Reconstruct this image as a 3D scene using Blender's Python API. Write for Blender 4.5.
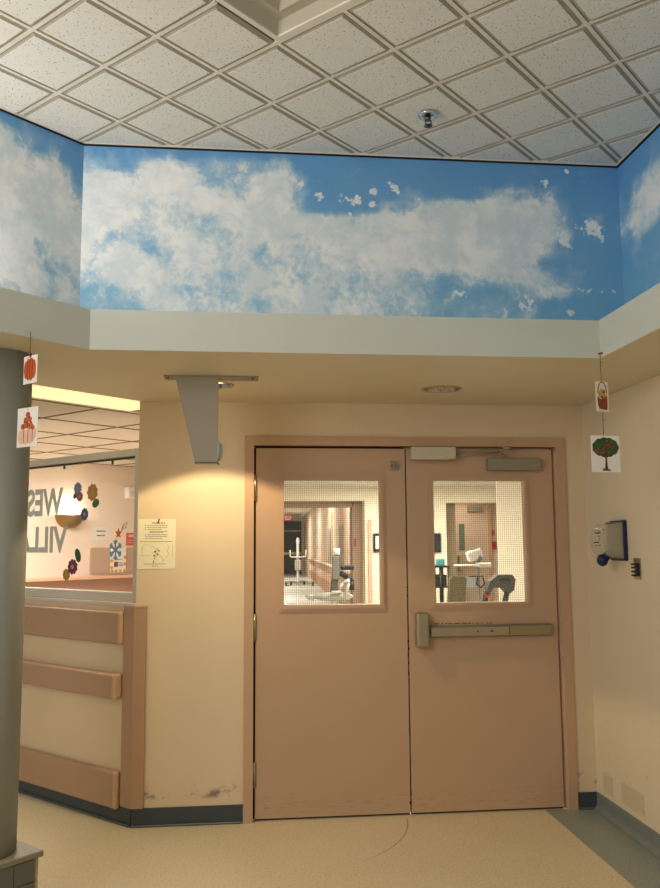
import bpy, bmesh, math, random
from mathutils import Vector, Matrix
random.seed(7)
PI = math.pi
for o in list(bpy.data.objects): bpy.data.objects.remove(o)
scene = bpy.context.scene
COL = scene.collection

# ------------------------------------------------------------------ camera
cam_d = bpy.data.cameras.new('camera'); cam = bpy.data.objects.new('camera', cam_d); COL.objects.link(cam)
Rv, Fv, Uv = Vector((0.9943, -0.1061, -0.0064)), Vector((0.1062, 0.9876, 0.1153)), Vector((-0.0059, -0.1154, 0.9933))
Fv.normalize(); Rv = (Rv - Fv * Rv.dot(Fv)).normalized(); Uv = Rv.cross(Fv)
M = Matrix((Rv, Uv, -Fv)).transposed().to_4x4(); M.translation = Vector((0, 0, 1.56))
cam.matrix_world = M
cam_d.sensor_fit = 'VERTICAL'; cam_d.sensor_height = 24; cam_d.lens = 856.8 / 888 * 24
cam_d.clip_start = .05; cam_d.clip_end = 200
scene.camera = cam

# ------------------------------------------------------------------ world, lights, exposure
w = bpy.data.worlds.new('world'); scene.world = w; w.use_nodes = True
w.node_tree.nodes['Background'].inputs[0].default_value = (1.0, .99, .98, 1)
w.node_tree.nodes['Background'].inputs[1].default_value = .36
vs = scene.view_settings
vs.view_transform = 'Standard'; vs.look = 'None'; vs.gamma = 1; vs.use_curve_mapping = False
vs.exposure = 0.0

def area(name, loc, target, size, size_y, power, color):
    d = bpy.data.lights.new(name, 'AREA'); d.shape = 'RECTANGLE'; d.size = size; d.size_y = size_y
    d.energy = power; d.color = color
    o = bpy.data.objects.new(name, d); COL.objects.link(o); o.location = loc
    o.rotation_euler = (Vector(target) - Vector(loc)).to_track_quat('-Z', 'Y').to_euler()
    return o
def point(name, loc, power, color, r=.05):
    d = bpy.data.lights.new(name, 'POINT'); d.energy = power; d.color = color; d.shadow_soft_size = r
    o = bpy.data.objects.new(name, d); COL.objects.link(o); o.location = loc
    return o
def spot(name, loc, power, color, ang, blend, r=.03):
    d = bpy.data.lights.new(name, 'SPOT'); d.energy = power; d.color = color; d.spot_size = math.radians(ang)
    d.spot_blend = blend; d.shadow_soft_size = r
    o = bpy.data.objects.new(name, d); COL.objects.link(o); o.location = loc
    return o
# the hall's general ceiling lighting behind the viewer
area('hall_light', (-2.3, .3, 2.5), (1.6, 4.2, 1.3), 1.6, 1.6, 58, (1, .97, .91))
# uplight standing on the ledge of the angled wall, just left of the picture
area('ledge_uplight', (-1.19, 3.47, 2.60), (-1.16, 3.53, 3.4), .25, .06, 2.6, (1, .98, .96))
area('ledge_uplight_far', (-2.3, 2.2, 2.62), (-1.6, 2.2, 3.6), .6, .3, 26, (1, .94, .89))
# lit downlight in the soffit
spot('downlight_lamp', (-.136, 4.51, 2.385), 46, (1, .78, .44), 109, .10, .03)
# unseen fill spot added under the soffit to lighten the floor at left
spot('left_floor_fill', (-1.9, 3.0, 2.39), 30, (1, .80, .50), 140, .3, .05)
# lamps of the room behind the window and of the ward beyond the doors
area('window_room_light', (-1.9, 7.0, 2.36), (-1.9, 7.0, 0), 1.2, 1.2, 84, (1, .95, .89))
for i, (x, y, p) in enumerate([(1.6, 7.2, 60), (1.6, 10.5, 110), (2.6, 14.2, 150), (4.6, 14.2, 50), (3.6, 9.2, 110)]):  # last one is an unseen lamp added to brighten the near cream wall
    area('ward_light', (x, y, 2.58), (x, y, 0), 1.2, 1.2, p, (1, .93, .82))
for y, p in ((19, 90), (25, 120), (31, 120), (38, 160)):
    area('corridor_light', (1.6, y, 2.93), (1.6, y, 0), 1.0, 1.6, p, (1, .93, .82))
area('alcove_light', (4.5, 16.9, 2.5), (4.5, 16.9, 0), .6, .4, 14, (1, .88, .72))

# ------------------------------------------------------------------ materials
def lin(c):
    return tuple((x / 12.92 if x <= .04045 else ((x + .055) / 1.055) ** 2.4) for x in [v / 255 for v in c]) + (1,)
MATS = {}
def mat(name, rgb, rough=.6, metal=0., var=.04, scale=6., emit=None, estr=1., bump=0., bscale=120., spec=.4):
    if name in MATS: return MATS[name]
    m = bpy.data.materials.new(name); m.use_nodes = True; nt = m.node_tree; b = nt.nodes['Principled BSDF']
    tc = nt.nodes.new('ShaderNodeTexCoord'); no = nt.nodes.new('ShaderNodeTexNoise'); no.inputs['Scale'].default_value = scale
    no.inputs['Detail'].default_value = 4
    nt.links.new(tc.outputs['Object'], no.inputs['Vector'])
    mx = nt.nodes.new('ShaderNodeMix'); mx.data_type = 'RGBA'
    c = lin(rgb)
    mx.inputs['A'].default_value = tuple(v * (1 - var) for v in c[:3]) + (1,)
    mx.inputs['B'].default_value = tuple(min(1, v * (1 + var)) for v in c[:3]) + (1,)
    nt.links.new(no.outputs[0], mx.inputs['Factor']); nt.links.new(mx.outputs['Result'], b.inputs['Base Color'])
    b.inputs['Roughness'].default_value = rough; b.inputs['Metallic'].default_value = metal
    b.inputs['Specular IOR Level'].default_value = spec
    if emit:
        b.inputs['Emission Color'].default_value = lin(emit); b.inputs['Emission Strength'].default_value = estr
    if bump:
        n2 = nt.nodes.new('ShaderNodeTexNoise'); n2.inputs['Scale'].default_value = bscale
        bp = nt.nodes.new('ShaderNodeBump'); bp.inputs['Strength'].default_value = bump; bp.inputs['Distance'].default_value = .002
        nt.links.new(tc.outputs['Object'], n2.inputs['Vector'])
        nt.links.new(n2.outputs[0], bp.inputs['Height']); nt.links.new(bp.outputs[0], b.inputs['Normal'])
    MATS[name] = m
    return m
class NT:
    def __init__(s, name, rough=.6):
        s.m = bpy.data.materials.new(name); s.m.use_nodes = True; s.nt = s.m.node_tree; s.b = s.nt.nodes['Principled BSDF']
        s.b.inputs['Roughness'].default_value = rough; s.tc = s.nt.nodes.new('ShaderNodeTexCoord').outputs['Object']
        MATS[name] = s.m
    def lk(s, a, i):
        if hasattr(a, 'node') and hasattr(a, 'is_linked') and getattr(a, 'is_output', False): s.nt.links.new(a, i)
        else: i.default_value = a
    def noise(s, scale, detail=4, rough=.5, vec=None, col=False, dist=0.):
        n = s.nt.nodes.new('ShaderNodeTexNoise'); n.inputs['Scale'].default_value = scale; n.inputs['Detail'].default_value = detail
        n.inputs['Roughness'].default_value = rough; n.inputs['Distortion'].default_value = dist
        s.nt.links.new(vec or s.tc, n.inputs['Vector']); return n.outputs[1 if col else 0]
    def voro(s, scale, out='Distance', vec=None):
        n = s.nt.nodes.new('ShaderNodeTexVoronoi'); n.inputs['Scale'].default_value = scale
        s.nt.links.new(vec or s.tc, n.inputs['Vector']); return n.outputs[out]
    def math(s, op, a, b=0., c=0.):
        n = s.nt.nodes.new('ShaderNodeMath'); n.operation = op
        s.lk(a, n.inputs[0]); s.lk(b, n.inputs[1]); s.lk(c, n.inputs[2]); return n.outputs[0]
    def sstep(s, v, lo, hi, a=0., b=1.):
        n = s.nt.nodes.new('ShaderNodeMapRange'); n.interpolation_type = 'SMOOTHSTEP'
        s.lk(v, n.inputs['Value']); n.inputs['From Min'].default_value = lo; n.inputs['From Max'].default_value = hi
        n.inputs['To Min'].default_value = a; n.inputs['To Max'].default_value = b; return n.outputs[0]
    def mix(s, f, a, b):
        n = s.nt.nodes.new('ShaderNodeMix'); n.data_type = 'RGBA'
        s.lk(f, n.inputs['Factor']); s.lk(a, n.inputs['A']); s.lk(b, n.inputs['B']); return n.outputs['Result']
    def sep(s, v=None):
        n = s.nt.nodes.new('ShaderNodeSeparateXYZ'); s.nt.links.new(v or s.tc, n.inputs[0]); return n.outputs
    def attr(s, name):
        n = s.nt.nodes.new('ShaderNodeAttribute'); n.attribute_name = name; return n.outputs['Fac']
    def out(s, col): s.nt.links.new(col, s.b.inputs['Base Color']); return s.m
    def bump(s, h, st=.3, d=.002):
        n = s.nt.nodes.new('ShaderNodeBump'); n.inputs['Strength'].default_value = st; n.inputs['Distance'].default_value = d
        s.nt.links.new(h, n.inputs['Height']); s.nt.links.new(n.outputs[0], s.b.inputs['Normal'])

# painted wall with scuffs near the floor
def wall_material():
    t = NT('painted wall', .55)
    c = t.mix(t.noise(3), lin((216, 194, 162)), lin((224, 203, 172)))
    xyz = t.sep()
    lowz = t.sstep(xyz['Z'], .17, .24, 1, 0); hiz = t.sstep(xyz['Z'], .13, .16)
    n = t.sstep(t.noise(11, 6, .7), .50, .60)
    nm = t.sstep(t.noise(3.1, 2), .42, .52)
    f = t.math('MULTIPLY', t.math('MULTIPLY', lowz, hiz), t.math('MULTIPLY', n, nm))
    c = t.mix(t.math('MULTIPLY', f, .8), c, lin((100, 88, 74)))
    t.bump(t.noise(260, 2), .12, .001)
    return t.out(c)
M_WALL = wall_material()
def rightwall_material():
    t = NT('painted right wall', .55)
    c = t.mix(t.noise(2.5), lin((222, 208, 182)), lin((230, 217, 191)))
    xyz = t.sep()
    def box(y0, y1, z0, z1, e=.016):
        a = t.math('MULTIPLY', t.sstep(xyz['Y'], y0, y0 + e), t.sstep(xyz['Y'], y1 - e, y1, 1, 0))
        b = t.math('MULTIPLY', t.sstep(xyz['Z'], z0, z0 + e), t.sstep(xyz['Z'], z1 - e, z1, 1, 0))
        return t.math('MULTIPLY', a, b)
    wob = t.noise(9, 3)
    f = t.math('MAXIMUM', box(4.83, 4.98, .12, .24), box(4.45, 4.74, .12, .25))
    c = t.mix(t.math('MULTIPLY', f, .45), c, lin((186, 168, 140)))
    f2 = t.math('MULTIPLY', box(4.50, 4.72, 1.33, 1.45), .4)
    c = t.mix(f2, c, lin((224, 208, 178)))
    sp = t.math('MULTIPLY', t.sstep(t.noise(40, 2), .69, .72), t.sstep(xyz['Z'], .3, .5, 1, 0))
    c = t.mix(t.math('MULTIPLY', sp, .4), c, lin((120, 100, 80)))
    t.bump(t.noise(260, 2), .12, .001)
    return t.out(c)
M_RWALL = rightwall_material()

def floor_material():
    t = NT('speckled vinyl floor', .34)
    big = t.noise(2.0, 3); fine = t.noise(130, 3, .7); fl = t.sstep(t.noise(75, 2, .6), .54, .64); dk = t.sstep(t.noise(100, 2, .6), .56, .66)
    c = t.mix(fine, lin((196, 184, 156)), lin((236, 224, 194)))
    c = t.mix(t.math('MULTIPLY', fl, .5), c, lin((232, 218, 184)))
    c = t.mix(t.math('MULTIPLY', dk, .6), c, lin((146, 130, 98)))
    c = t.mix(t.math('MULTIPLY', big, .18), c, lin((168, 148, 108)))
    g = t.mix(fine, lin((118, 125, 122)), lin((162, 169, 162)))
    g = t.mix(t.math('MULTIPLY', fl, .5), g, lin((158, 160, 142)))
    g = t.mix(t.math('MULTIPLY', dk, .6), g, lin((62, 70, 60)))
    xyz = t.sep()
    edge = t.sstep(xyz['X'], 1.800, 1.803); inroom = t.sstep(xyz['Y'], 5.075, 5.076, 1, 0)
    c = t.mix(t.math('MULTIPLY', edge, inroom), c, g)
    # ward side: pale grey floor
    c = t.mix(t.math('MULTIPLY', t.sstep(xyz['Y'], 5.12, 5.125), t.sstep(xyz['X'], -.45, -.44)), c, lin((205, 206, 200)))
    # drag mark of the left leaf: arc about its hinge
    dx = t.math('SUBTRACT', xyz['X'], .10); dy = t.math('SUBTRACT', xyz['Y'], 5.09)
    r = t.math('SQRT', t.math('ADD', t.math('MULTIPLY', dx, dx), t.math('MULTIPLY', dy, dy)))
    a = t.sstep(t.math('ABSOLUTE', t.math('SUBTRACT', r, .868)), .001, .006, 1, 0)
    lim = t.math('MULTIPLY', t.sstep(xyz['X'], .55, .80), t.sstep(xyz['Y'], 5.0, 5.05, 1, 0))
    c = t.mix(t.math('MULTIPLY', t.math('MULTIPLY', a, lim), .62), c, lin((92, 76, 52)))
    return t.out(c)
M_FLOOR = floor_material()
def cove_material():
    t = NT('speckled grey cove', .4)
    fine = t.noise(160, 3, .7); dk = t.sstep(t.noise(120, 2, .6), .60, .68)
    g = t.mix(fine, lin((104, 113, 112)), lin((138, 148, 144)))
    return t.out(t.mix(t.math('MULTIPLY', dk, .5), g, lin((62, 70, 62))))
M_COVE = cove_material()
def tile_material():
    t = NT('perforated ceiling tile', .85)
    c = t.mix(t.noise(4), lin((226, 222, 213)), lin((236, 232, 224)))
    d = t.math('MULTIPLY', t.sstep(t.voro(72), .12, .20, 1, 0), t.sstep(t.noise(60, 2), .36, .46))
    d2 = t.math('MULTIPLY', t.sstep(t.voro(160), .12, .24, 1, 0), .55)
    c = t.mix(t.math('MAXIMUM', d, d2), c, lin((98, 88, 76)))
    return t.out(c)
M_TILE = tile_material()
M_TBAR = mat('ceiling grid metal', (228, 221, 206), .55)
M_STEP = mat('tile reveal edge', (206, 198, 182), .8)
def mural_material():
    t = NT('painted sky mural', .5)
    cov = t.attr('cloudcover'); low = t.attr('lowness')
    wv = t.nt.nodes.new('ShaderNodeVectorMath'); wv.operation = 'MULTIPLY_ADD'
    nz = t.noise(6, 4, .6, col=True); t.nt.links.new(nz, wv.inputs[0]); wv.inputs[1].default_value = (.10, .10, .10); t.nt.links.new(t.tc, wv.inputs[2])
    n1 = t.noise(9, 10, .66, vec=wv.outputs[0], dist=.3); n2 = t.noise(28, 6, .65, vec=wv.outputs[0])
    n0 = t.math('ADD', cov, t.math('MULTIPLY', t.math('SUBTRACT', n1, .5), 1.2))
    f = t.math('ADD', n0, t.math('MULTIPLY', t.math('SUBTRACT', n2, .5), .9))
    dens = t.sstep(f, .34, .78)
    fk = t.math('ADD', t.attr('fleck'), t.math('MULTIPLY', t.math('SUBTRACT', t.noise(34, 3, .6), .5), 3.2))
    fk = t.math('MULTIPLY', t.sstep(fk, .55, .85), t.sstep(t.attr('fleck'), .05, .35)); dens = t.math('MAXIMUM', dens, fk)
    wash = t.math('MULTIPLY', t.sstep(n0, .05, .65), .74)
    sky = t.mix(low, lin((88, 150, 208)), lin((118, 176, 212)))
    sky = t.mix(t.math('MULTIPLY', t.noise(5, 5), .16), sky, lin((160, 198, 214)))
    sky = t.mix(wash, sky, lin((186, 212, 222)))
    cl = t.mix(t.sstep(t.noise(7, 8, .65, vec=wv.outputs[0]), .38, .66), lin((208, 219, 226)), lin((236, 238, 238)))
    # fine brush texture
    c = t.mix(dens, sky, cl)
    return t.out(c)
M_MURAL = mural_material()

M_CREAM = mat('cream ledge paint', (196, 200, 190), .6, var=.02)
M_SOFF = mat('tan soffit paint', (214, 203, 177), .6, var=.03)
def door_material():
    t = NT('brown door paint', .42)
    c = t.mix(t.noise(2.2, 3), lin((186, 154, 126)), lin((194, 162, 133)))
    xyz = t.sep()
    st = t.nt.nodes.new('ShaderNodeMapping'); st.inputs['Scale'].default_value = (5, 1, 60); t.nt.links.new(t.tc, st.inputs[0])
    n = t.sstep(t.noise(3, 4, .6, vec=st.outputs[0]), .58, .66)
    z = t.math('MULTIPLY', t.sstep(xyz['Z'], .02, .06), t.sstep(xyz['Z'], .09, .17, 1, 0))
    c = t.mix(t.math('MULTIPLY', t.math('MULTIPLY', n, z), .35), c, lin((96, 70, 48)))
    t.bump(t.noise(500, 2), .10, .0006)
    return t.out(c)
M_DOOR = door_material()
M_FRAME = mat('door frame paint', (192, 158, 128), .42)
M_BUMP = mat('tan wall protector', (178, 144, 116), .42, var=.05)
M_BASE = mat('dark rubber base', (62, 72, 76), .45)
M_BASE2 = mat('rubber base toe', (84, 94, 96), .4)
M_STEEL = mat('satin metal', (176, 166, 142), .34, .85)
M_STEEL2 = mat('dull metal', (150, 146, 132), .5, .6)
M_CHROME = mat('chrome', (210, 214, 220), .12, 1)
M_BLACK = mat('black plastic', (24, 24, 24), .45)
M_DARK = mat('dark gap', (30, 24, 20), .8)
M_GREY = mat('grey painted metal', (150, 146, 134), .5)
M_PAPER = mat('white paper', (232, 230, 224), .7)
M_COL = mat('grey column paint', (150, 152, 144), .6, var=.04, scale=3)
M_STONE = mat('grey plinth tile', (100, 99, 92), .35, var=.15)
M_STONE2 = mat('tan plinth tile', (156, 142, 110), .35, var=.15)
M_PTOP = mat('plinth cap', (134, 128, 108), .4, var=.1)
M_GROUT = mat('grout', (128, 122, 108), .8)
M_ALU = mat('grey window frame', (204, 200, 190), .5)
def glass_mat(name, tint=(1, 1, 1, 1), a=.08):
    m = bpy.data.materials.new(name); m.use_nodes = True; nt = m.node_tree
    for n in list(nt.nodes):
        if n.type == 'BSDF_PRINCIPLED': nt.nodes.remove(n)
    o = nt.nodes['Material Output']; tr = nt.nodes.new('ShaderNodeBsdfTransparent'); gl = nt.nodes.new('ShaderNodeBsdfGlossy')
    gl.inputs['Roughness'].default_value = .03; tr.inputs['Color'].default_value = tint
    lw = nt.nodes.new('ShaderNodeLayerWeight'); lw.inputs['Blend'].default_value = .5
    pw = nt.nodes.new('ShaderNodeMath'); pw.operation = 'POWER'; pw.inputs[1].default_value = 4; nt.links.new(lw.outputs['Facing'], pw.inputs[0])
    fr = nt.nodes.new('ShaderNodeMath'); fr.operation = 'MULTIPLY_ADD'; fr.inputs[1].default_value = .5; fr.inputs[2].default_value = .03; nt.links.new(pw.outputs[0], fr.inputs[0])
    ms = nt.nodes.new('ShaderNodeMixShader'); nt.links.new(fr.outputs[0], ms.inputs[0])
    nt.links.new(tr.outputs[0], ms.inputs[1]); nt.links.new(gl.outputs[0], ms.inputs[2]); nt.links.new(ms.outputs[0], o.inputs['Surface'])
    MATS[name] = m; return m
M_GLASS = glass_mat('clear glass', (.96, .97, .95, 1))

# ------------------------------------------------------------------ mesh helpers
def T(p, az=0):   # frame at p, x along azimuth az (degrees), z up
    return Matrix.Translation(Vector(p)) @ Matrix.Rotation(math.radians(az), 4, 'Z')
class MB:
    def __init__(s, X=None): s.bm = bmesh.new(); s.X = X or Matrix.Identity(4); s.mi = 0
    def _fin(s, verts, faces=None, smooth=False):
        for v in verts: v.co = s.X @ v.co
        fs = set(faces or [f for v in verts for f in v.link_faces])
        for f in fs: f.material_index = s.mi; f.smooth = smooth
    def box(s, x0, x1, y0, y1, z0, z1, bev=0., seg=1):
        r = bmesh.ops.create_cube(s.bm, size=1); vs_ = r['verts']
        for v in vs_:
            v.co = Vector(((x0 + x1) / 2 + v.co.x * (x1 - x0), (y0 + y1) / 2 + v.co.y * (y1 - y0), (z0 + z1) / 2 + v.co.z * (z1 - z0)))
        if bev:
            es = list({e for v in vs_ for e in v.link_edges})
            r2 = bmesh.ops.bevel(s.bm, geom=es, offset=bev, segments=seg, affect='EDGES', profile=.5)
            vs_ = list({v for v in r2['verts']} | {v for v in vs_ if v.is_valid})
            vs_ = list({v for f in s._island(vs_) for v in f.verts})
        s._fin(vs_); return s
    def _island(s, vs_):
        seen = set(); st = [v for v in vs_ if v.is_valid]; sv = set(st)
        while st:
            v = st.pop()
            for f in v.link_faces:
                if f not in seen:
                    seen.add(f)
                    for u in f.verts:
                        if u not in sv: sv.add(u); st.append(u)
        return seen
    def prism(s, poly, a, b, axis='z', cap=True):   # poly in the two other axes, in order
        def P(u, v, t): return {'z': (u, v, t), 'y': (u, t, v), 'x': (t, u, v)}[axis]
        n = len(poly); A = [s.bm.verts.new(P(*p, a)) for p in poly]; B = [s.bm.verts.new(P(*p, b)) for p in poly]
        fs = [s.bm.faces.new((A[i], A[(i + 1) % n], B[(i + 1) % n], B[i])) for i in range(n)]
        if cap: fs += [s.bm.faces.new(A[::-1]), s.bm.faces.new(B)]
        bmesh.ops.recalc_face_normals(s.bm, faces=fs); s._fin(A + B, fs); return s
    def cyl(s, p, q, r, r2=None, n=20, smooth=True):
        p, q = Vector(p), Vector(q); d = q - p; r2 = r if r2 is None else r2
        c = bmesh.ops.create_cone(s.bm, cap_ends=True, segments=n, radius1=r, radius2=r2, depth=d.length)
        m = Matrix.Translation((p + q) / 2) @ d.to_track_quat('Z', 'Y').to_matrix().to_4x4()
        for v in c['verts']: v.co = m @ v.co
        fs = {f for v in c['verts'] for f in v.link_faces}
        for v in c['verts']: v.co = s.X @ v.co
        for f in fs: f.material_index = s.mi; f.smooth = smooth and len(f.verts) == 4
        return s
    def tube(s, pts, r, n=10):
        for i in range(len(pts) - 1): s.cyl(pts[i], pts[i + 1], r, n=n)
        for p in pts[1:-1]: s.ball(p, (r, r, r), 8, 6)
        return s
    def ball(s, c, rad, u=16, v=10, cut=None):
        b = bmesh.ops.create_uvsphere(s.bm, u_segments=u, v_segments=v, radius=1); vv = b['verts']
        if cut is not None:   # keep the half below / above
            kill = [x for x in vv if (x.co.z > cut[1] if cut[0] == 'below' else x.co.z < cut[1])]
            bmesh.ops.delete(s.bm, geom=kill, context='VERTS'); vv = [x for x in vv if x.is_valid]
        for x in vv: x.co = Vector(c) + Vector((x.co.x * rad[0], x.co.y * rad[1], x.co.z * rad[2]))
        s._fin(vv, smooth=True); return s
    def lathe(s, c, prof, n=32, smooth=True):   # prof: (r, z)
        rings = []
        for r, z in prof:
            rings.append([s.bm.verts.new(Vector(c) + Vector((r * math.cos(2 * PI * i / n), r * math.sin(2 * PI * i / n), z))) for i in range(n)])
        fs = []
        for a, b in zip(rings, rings[1:]):
            for i in range(n): fs.append(s.bm.faces.new((a[i], a[(i + 1) % n], b[(i + 1) % n], b[i])))
        s._fin([v for r in rings for v in r], fs, smooth); return s
    def slab_hole(s, x0, x1, z0, z1, y0, y1, hx0, hx1, hz0, hz1):
        def ring(y): 
            o = [(x0, z0), (x1, z0), (x1, z1), (x0, z1)]; i = [(hx0, hz0), (hx1, hz0), (hx1, hz1), (hx0, hz1)]
            return [s.bm.verts.new((a, y, b)) for a, b in o], [s.bm.verts.new((a, y, b)) for a, b in i]
        o0, i0 = ring(y0); o1, i1 = ring(y1); fs = []
        for k in range(4):
            j = (k + 1) % 4
            fs += [s.bm.faces.new((o0[k], o0[j], i0[j], i0[k])), s.bm.faces.new((o1[k], i1[k], i1[j], o1[j])),
                   s.bm.faces.new((o0[k], o1[k], o1[j], o0[j])), s.bm.faces.new((i0[k], i0[j], i1[j], i1[k]))]
        bmesh.ops.recalc_face_normals(s.bm, faces=fs)
        s._fin(o0 + i0 + o1 + i1, fs); return s
    def disc(s, c, rx, rz, y, n=20, t=.0012):   # small ellipse standing in the xz plane, with thickness
        s.prism([(c[0] + rx * math.cos(2 * PI * i / n), c[1] + rz * math.sin(2 * PI * i / n)) for i in range(n)], y - t, y, 'y'); return s
    def build(s, name, mats, parent=None, loc=None):
        me = bpy.data.meshes.new(name); s.bm.to_mesh(me); s.bm.free()
        for m in (mats if isinstance(mats, (list, tuple)) else [mats]): me.materials.append(m)
        o = bpy.data.objects.new(name, me); COL.objects.link(o)
        if parent: o.parent = parent
        if loc: o.location = loc
        return o
def struct(o): o['kind'] = 'structure'; return o
def tag(o, label, cat, group=None):
    o['label'] = label; o['category'] = cat
    if group: o['group'] = group
    return o
def thing(name, label, cat, loc=(0, 0, 0), az=0, group=None):
    o = bpy.data.objects.new(name, None); COL.objects.link(o); o.location = loc; o.rotation_euler = (0, 0, math.radians(az))
    o.empty_display_size = .1
    return tag(o, label, cat, group)
def textmesh(name, body, size, X, m, parent=None, extrude=.0006, off=0., align='LEFT', sx=1.):
    cu = bpy.data.curves.new(name + '_tmp', 'FONT'); cu.body = body; cu.size = size; cu.extrude = extrude; cu.offset = off; cu.align_x = align
    o = bpy.data.objects.new(name + '_tmp', cu); COL.objects.link(o)
    dg = bpy.context.evaluated_depsgraph_get(); me = bpy.data.meshes.new_from_object(o.evaluated_get(dg))
    bpy.data.objects.remove(o)
    me.transform(X @ Matrix.Diagonal((sx, 1, 1, 1))); me.materials.clear(); me.materials.append(m); me.name = name
    n = bpy.data.objects.new(name, me); COL.objects.link(n)
    if parent: n.parent = parent
    return n
FACE_CAM = Matrix.Rotation(PI / 2, 4, 'X')    # text upright in xz, facing -y

# ------------------------------------------------------------------ measures
H = 3.482; ZS = 2.398; ZC = 2.576; DD = 5.066; DS = 3.714; DM = 4.022
XL, XR = -.578, 2.118           # corners of the door wall
TZ = ZS
# ------------------------------------------------------------------ structure
f = MB(); f.box(-7, 9, -3.2, 60, -.1, 0); struct(f.build('floor', M_FLOOR))

# door wall with the doorway
b = MB()
FX0, FX1, FZ = .050, 1.98, 2.185    # rough opening
b.box(XL, FX0, DD, DD + .14, 0, ZS); b.box(FX1, XR + .15, DD, DD + .14, 0, ZS); b.box(FX0, FX1, DD, DD + .14, FZ, ZS)
b.box(XR, 9, DD + .02, DD + .14, 0, ZS)
b.box(XL + .02, 9, DD + .02, DD + .14, ZS, 3.0)
struct(b.build('wall_front', M_WALL))
b = MB(); b.box(XR, XR + .15, -3.2, DD, 0, H); struct(b.build('wall_right', M_RWALL))

# half wall going off at 45 degrees from the left corner (frame: x away from the corner, y towards the far room = -)
LW = T((XL, DD, 0), 135)      # local -y points to the far room side, +y to the hall
HALF = 3.47
b = MB(LW); b.box(0.0, HALF, -.12, 0, 0, 1.228); struct(b.build('wall_left', M_WALL))
b = MB(LW)
b.box(.003, HALF, 0, .008, 0, .10); b.mi = 1; b.box(.003, HALF, .008, .020, 0, .012, .004)
struct(b.build('baseboard_left', [M_BASE, M_BASE2]))
b = MB(); b.box(XL - .003, .038, DD - .008, DD, 0, .10); b.mi = 1; b.box(XL - .006, .038, DD - .020, DD - .008, 0, .012, .004)
struct(b.build('baseboard_front', [M_BASE, M_BASE2]))
b = MB(); b.box(1.995, XR, DD - .008, DD, 0, .095); b.mi = 1; b.box(1.995, XR - .004, DD - .02, DD - .008, 0, .012, .004)
struct(b.build('baseboard_front_right', [M_BASE, M_BASE2]))
# coved base of the right wall, same sheet as the floor border
b = MB(); 
prof = [(XR, 0), (XR - .045, .0005)] + [(XR - .045 + .038 * math.sin(a), .0005 + .038 * (1 - math.cos(a))) for a in [PI / 2 * k / 6 for k in range(1, 7)]] + [(XR - .007, .095), (XR, .097)]
b.prism(prof, -3.2, DD, 'y'); struct(b.build('baseboard_right', M_COVE))

# soffit ring and ledge
b = MB()
poly = [(1.652, -3.2), (XR, -3.2), (XR, DD), (XL, DD), (-4.5, 1.144), (-4.5, -.144), (-.642, DS), (1.652, DS)]
bm_f = []
b.mi = 0; b.prism(poly, ZS, ZC)
o = b.build('trim_1', [M_SOFF, M_CREAM])
for hx, hy in ((-.136, 4.51), (1.105, 4.54)):
    cb = MB(); cb.cyl((hx, hy, ZS - .05), (hx, hy, ZS + .12), .097, n=40, smooth=False); co = cb.build('cutter', M_SOFF)
    md = o.modifiers.new('hole', 'BOOLEAN'); md.operation = 'DIFFERENCE'; md.object = co; md.solver = 'EXACT'
    bpy.context.view_layer.update()
    me2 = bpy.data.meshes.new_from_object(o.evaluated_get(bpy.context.evaluated_depsgraph_get()))
    o.modifiers.clear(); o.data = me2; bpy.data.objects.remove(co)
while len(o.data.materials) < 2: o.data.materials.append(M_CREAM)
o.data.materials[0] = M_SOFF; o.data.materials[1] = M_CREAM
for p in o.data.polygons: p.material_index = 0 if p.normal.z < -.5 else 1
struct(o)
# mural walls
AR = """111120000030000000000000000000
431684345361000000000000100000
796898443784000000000000000000
897798764893010102010134431000
997565898993001142569898872000
997565578999976888899999983140
854587457886899999799999966110
676368766476558999999999952000
799757656445566799989998510000
479975455765655585434657752100
335764546566666445323223366100
443675565467766535433333311000""".split('\n')
rows = [[int(c) for c in r[:30]] for r in AR]
def bil(rows, s, t):
    W, Hh = len(rows[0]), len(rows); x = min(max(s * W - .5, 0), W - 1.001); y = min(max(t * Hh - .5, 0), Hh - 1.001)
    i, j = int(x), int(y); fx, fy = x - i, y - j
    fx = fx * fx * (3 - 2 * fx); fy = fy * fy * (3 - 2 * fy)
    a = rows[j][i] * (1 - fx) + rows[j][i + 1] * fx; c = rows[j + 1][i] * (1 - fx) + rows[j + 1][i + 1] * fx
    return (a * (1 - fy) + c * fy) / 9
FLECK = [(.943, .38, .016, 1.3), (.89, .46, .013, 1.1), (.91, .37, .006, 1), (.96, .44, .005, 1), (.917, .74, .006, 1), (.938, .74, .005, 1), (.96, .745, .004, 1), (.98, .74, .004, 1),
         (.81, .83, .014, .8), (.894, .87, .009, .9), (.68, .78, .011, 1), (.765, .88, .009, .8), (.70, .96, .012, .9), (.855, .13, .007, 1), (.90, .05, .005, 1),
         (.425, .25, .008, 1), (.472, .26, .008, 1), (.493, .265, .009, 1), (.526, .21, .008, 1), (.522, .285, .006, 1), (.565, .19, .010, 1.2), (.617, .26, .006, 1), (.604, .32, .008, 1), (.48, .36, .007, 1), (.39, .18, .005, 1)]
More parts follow.
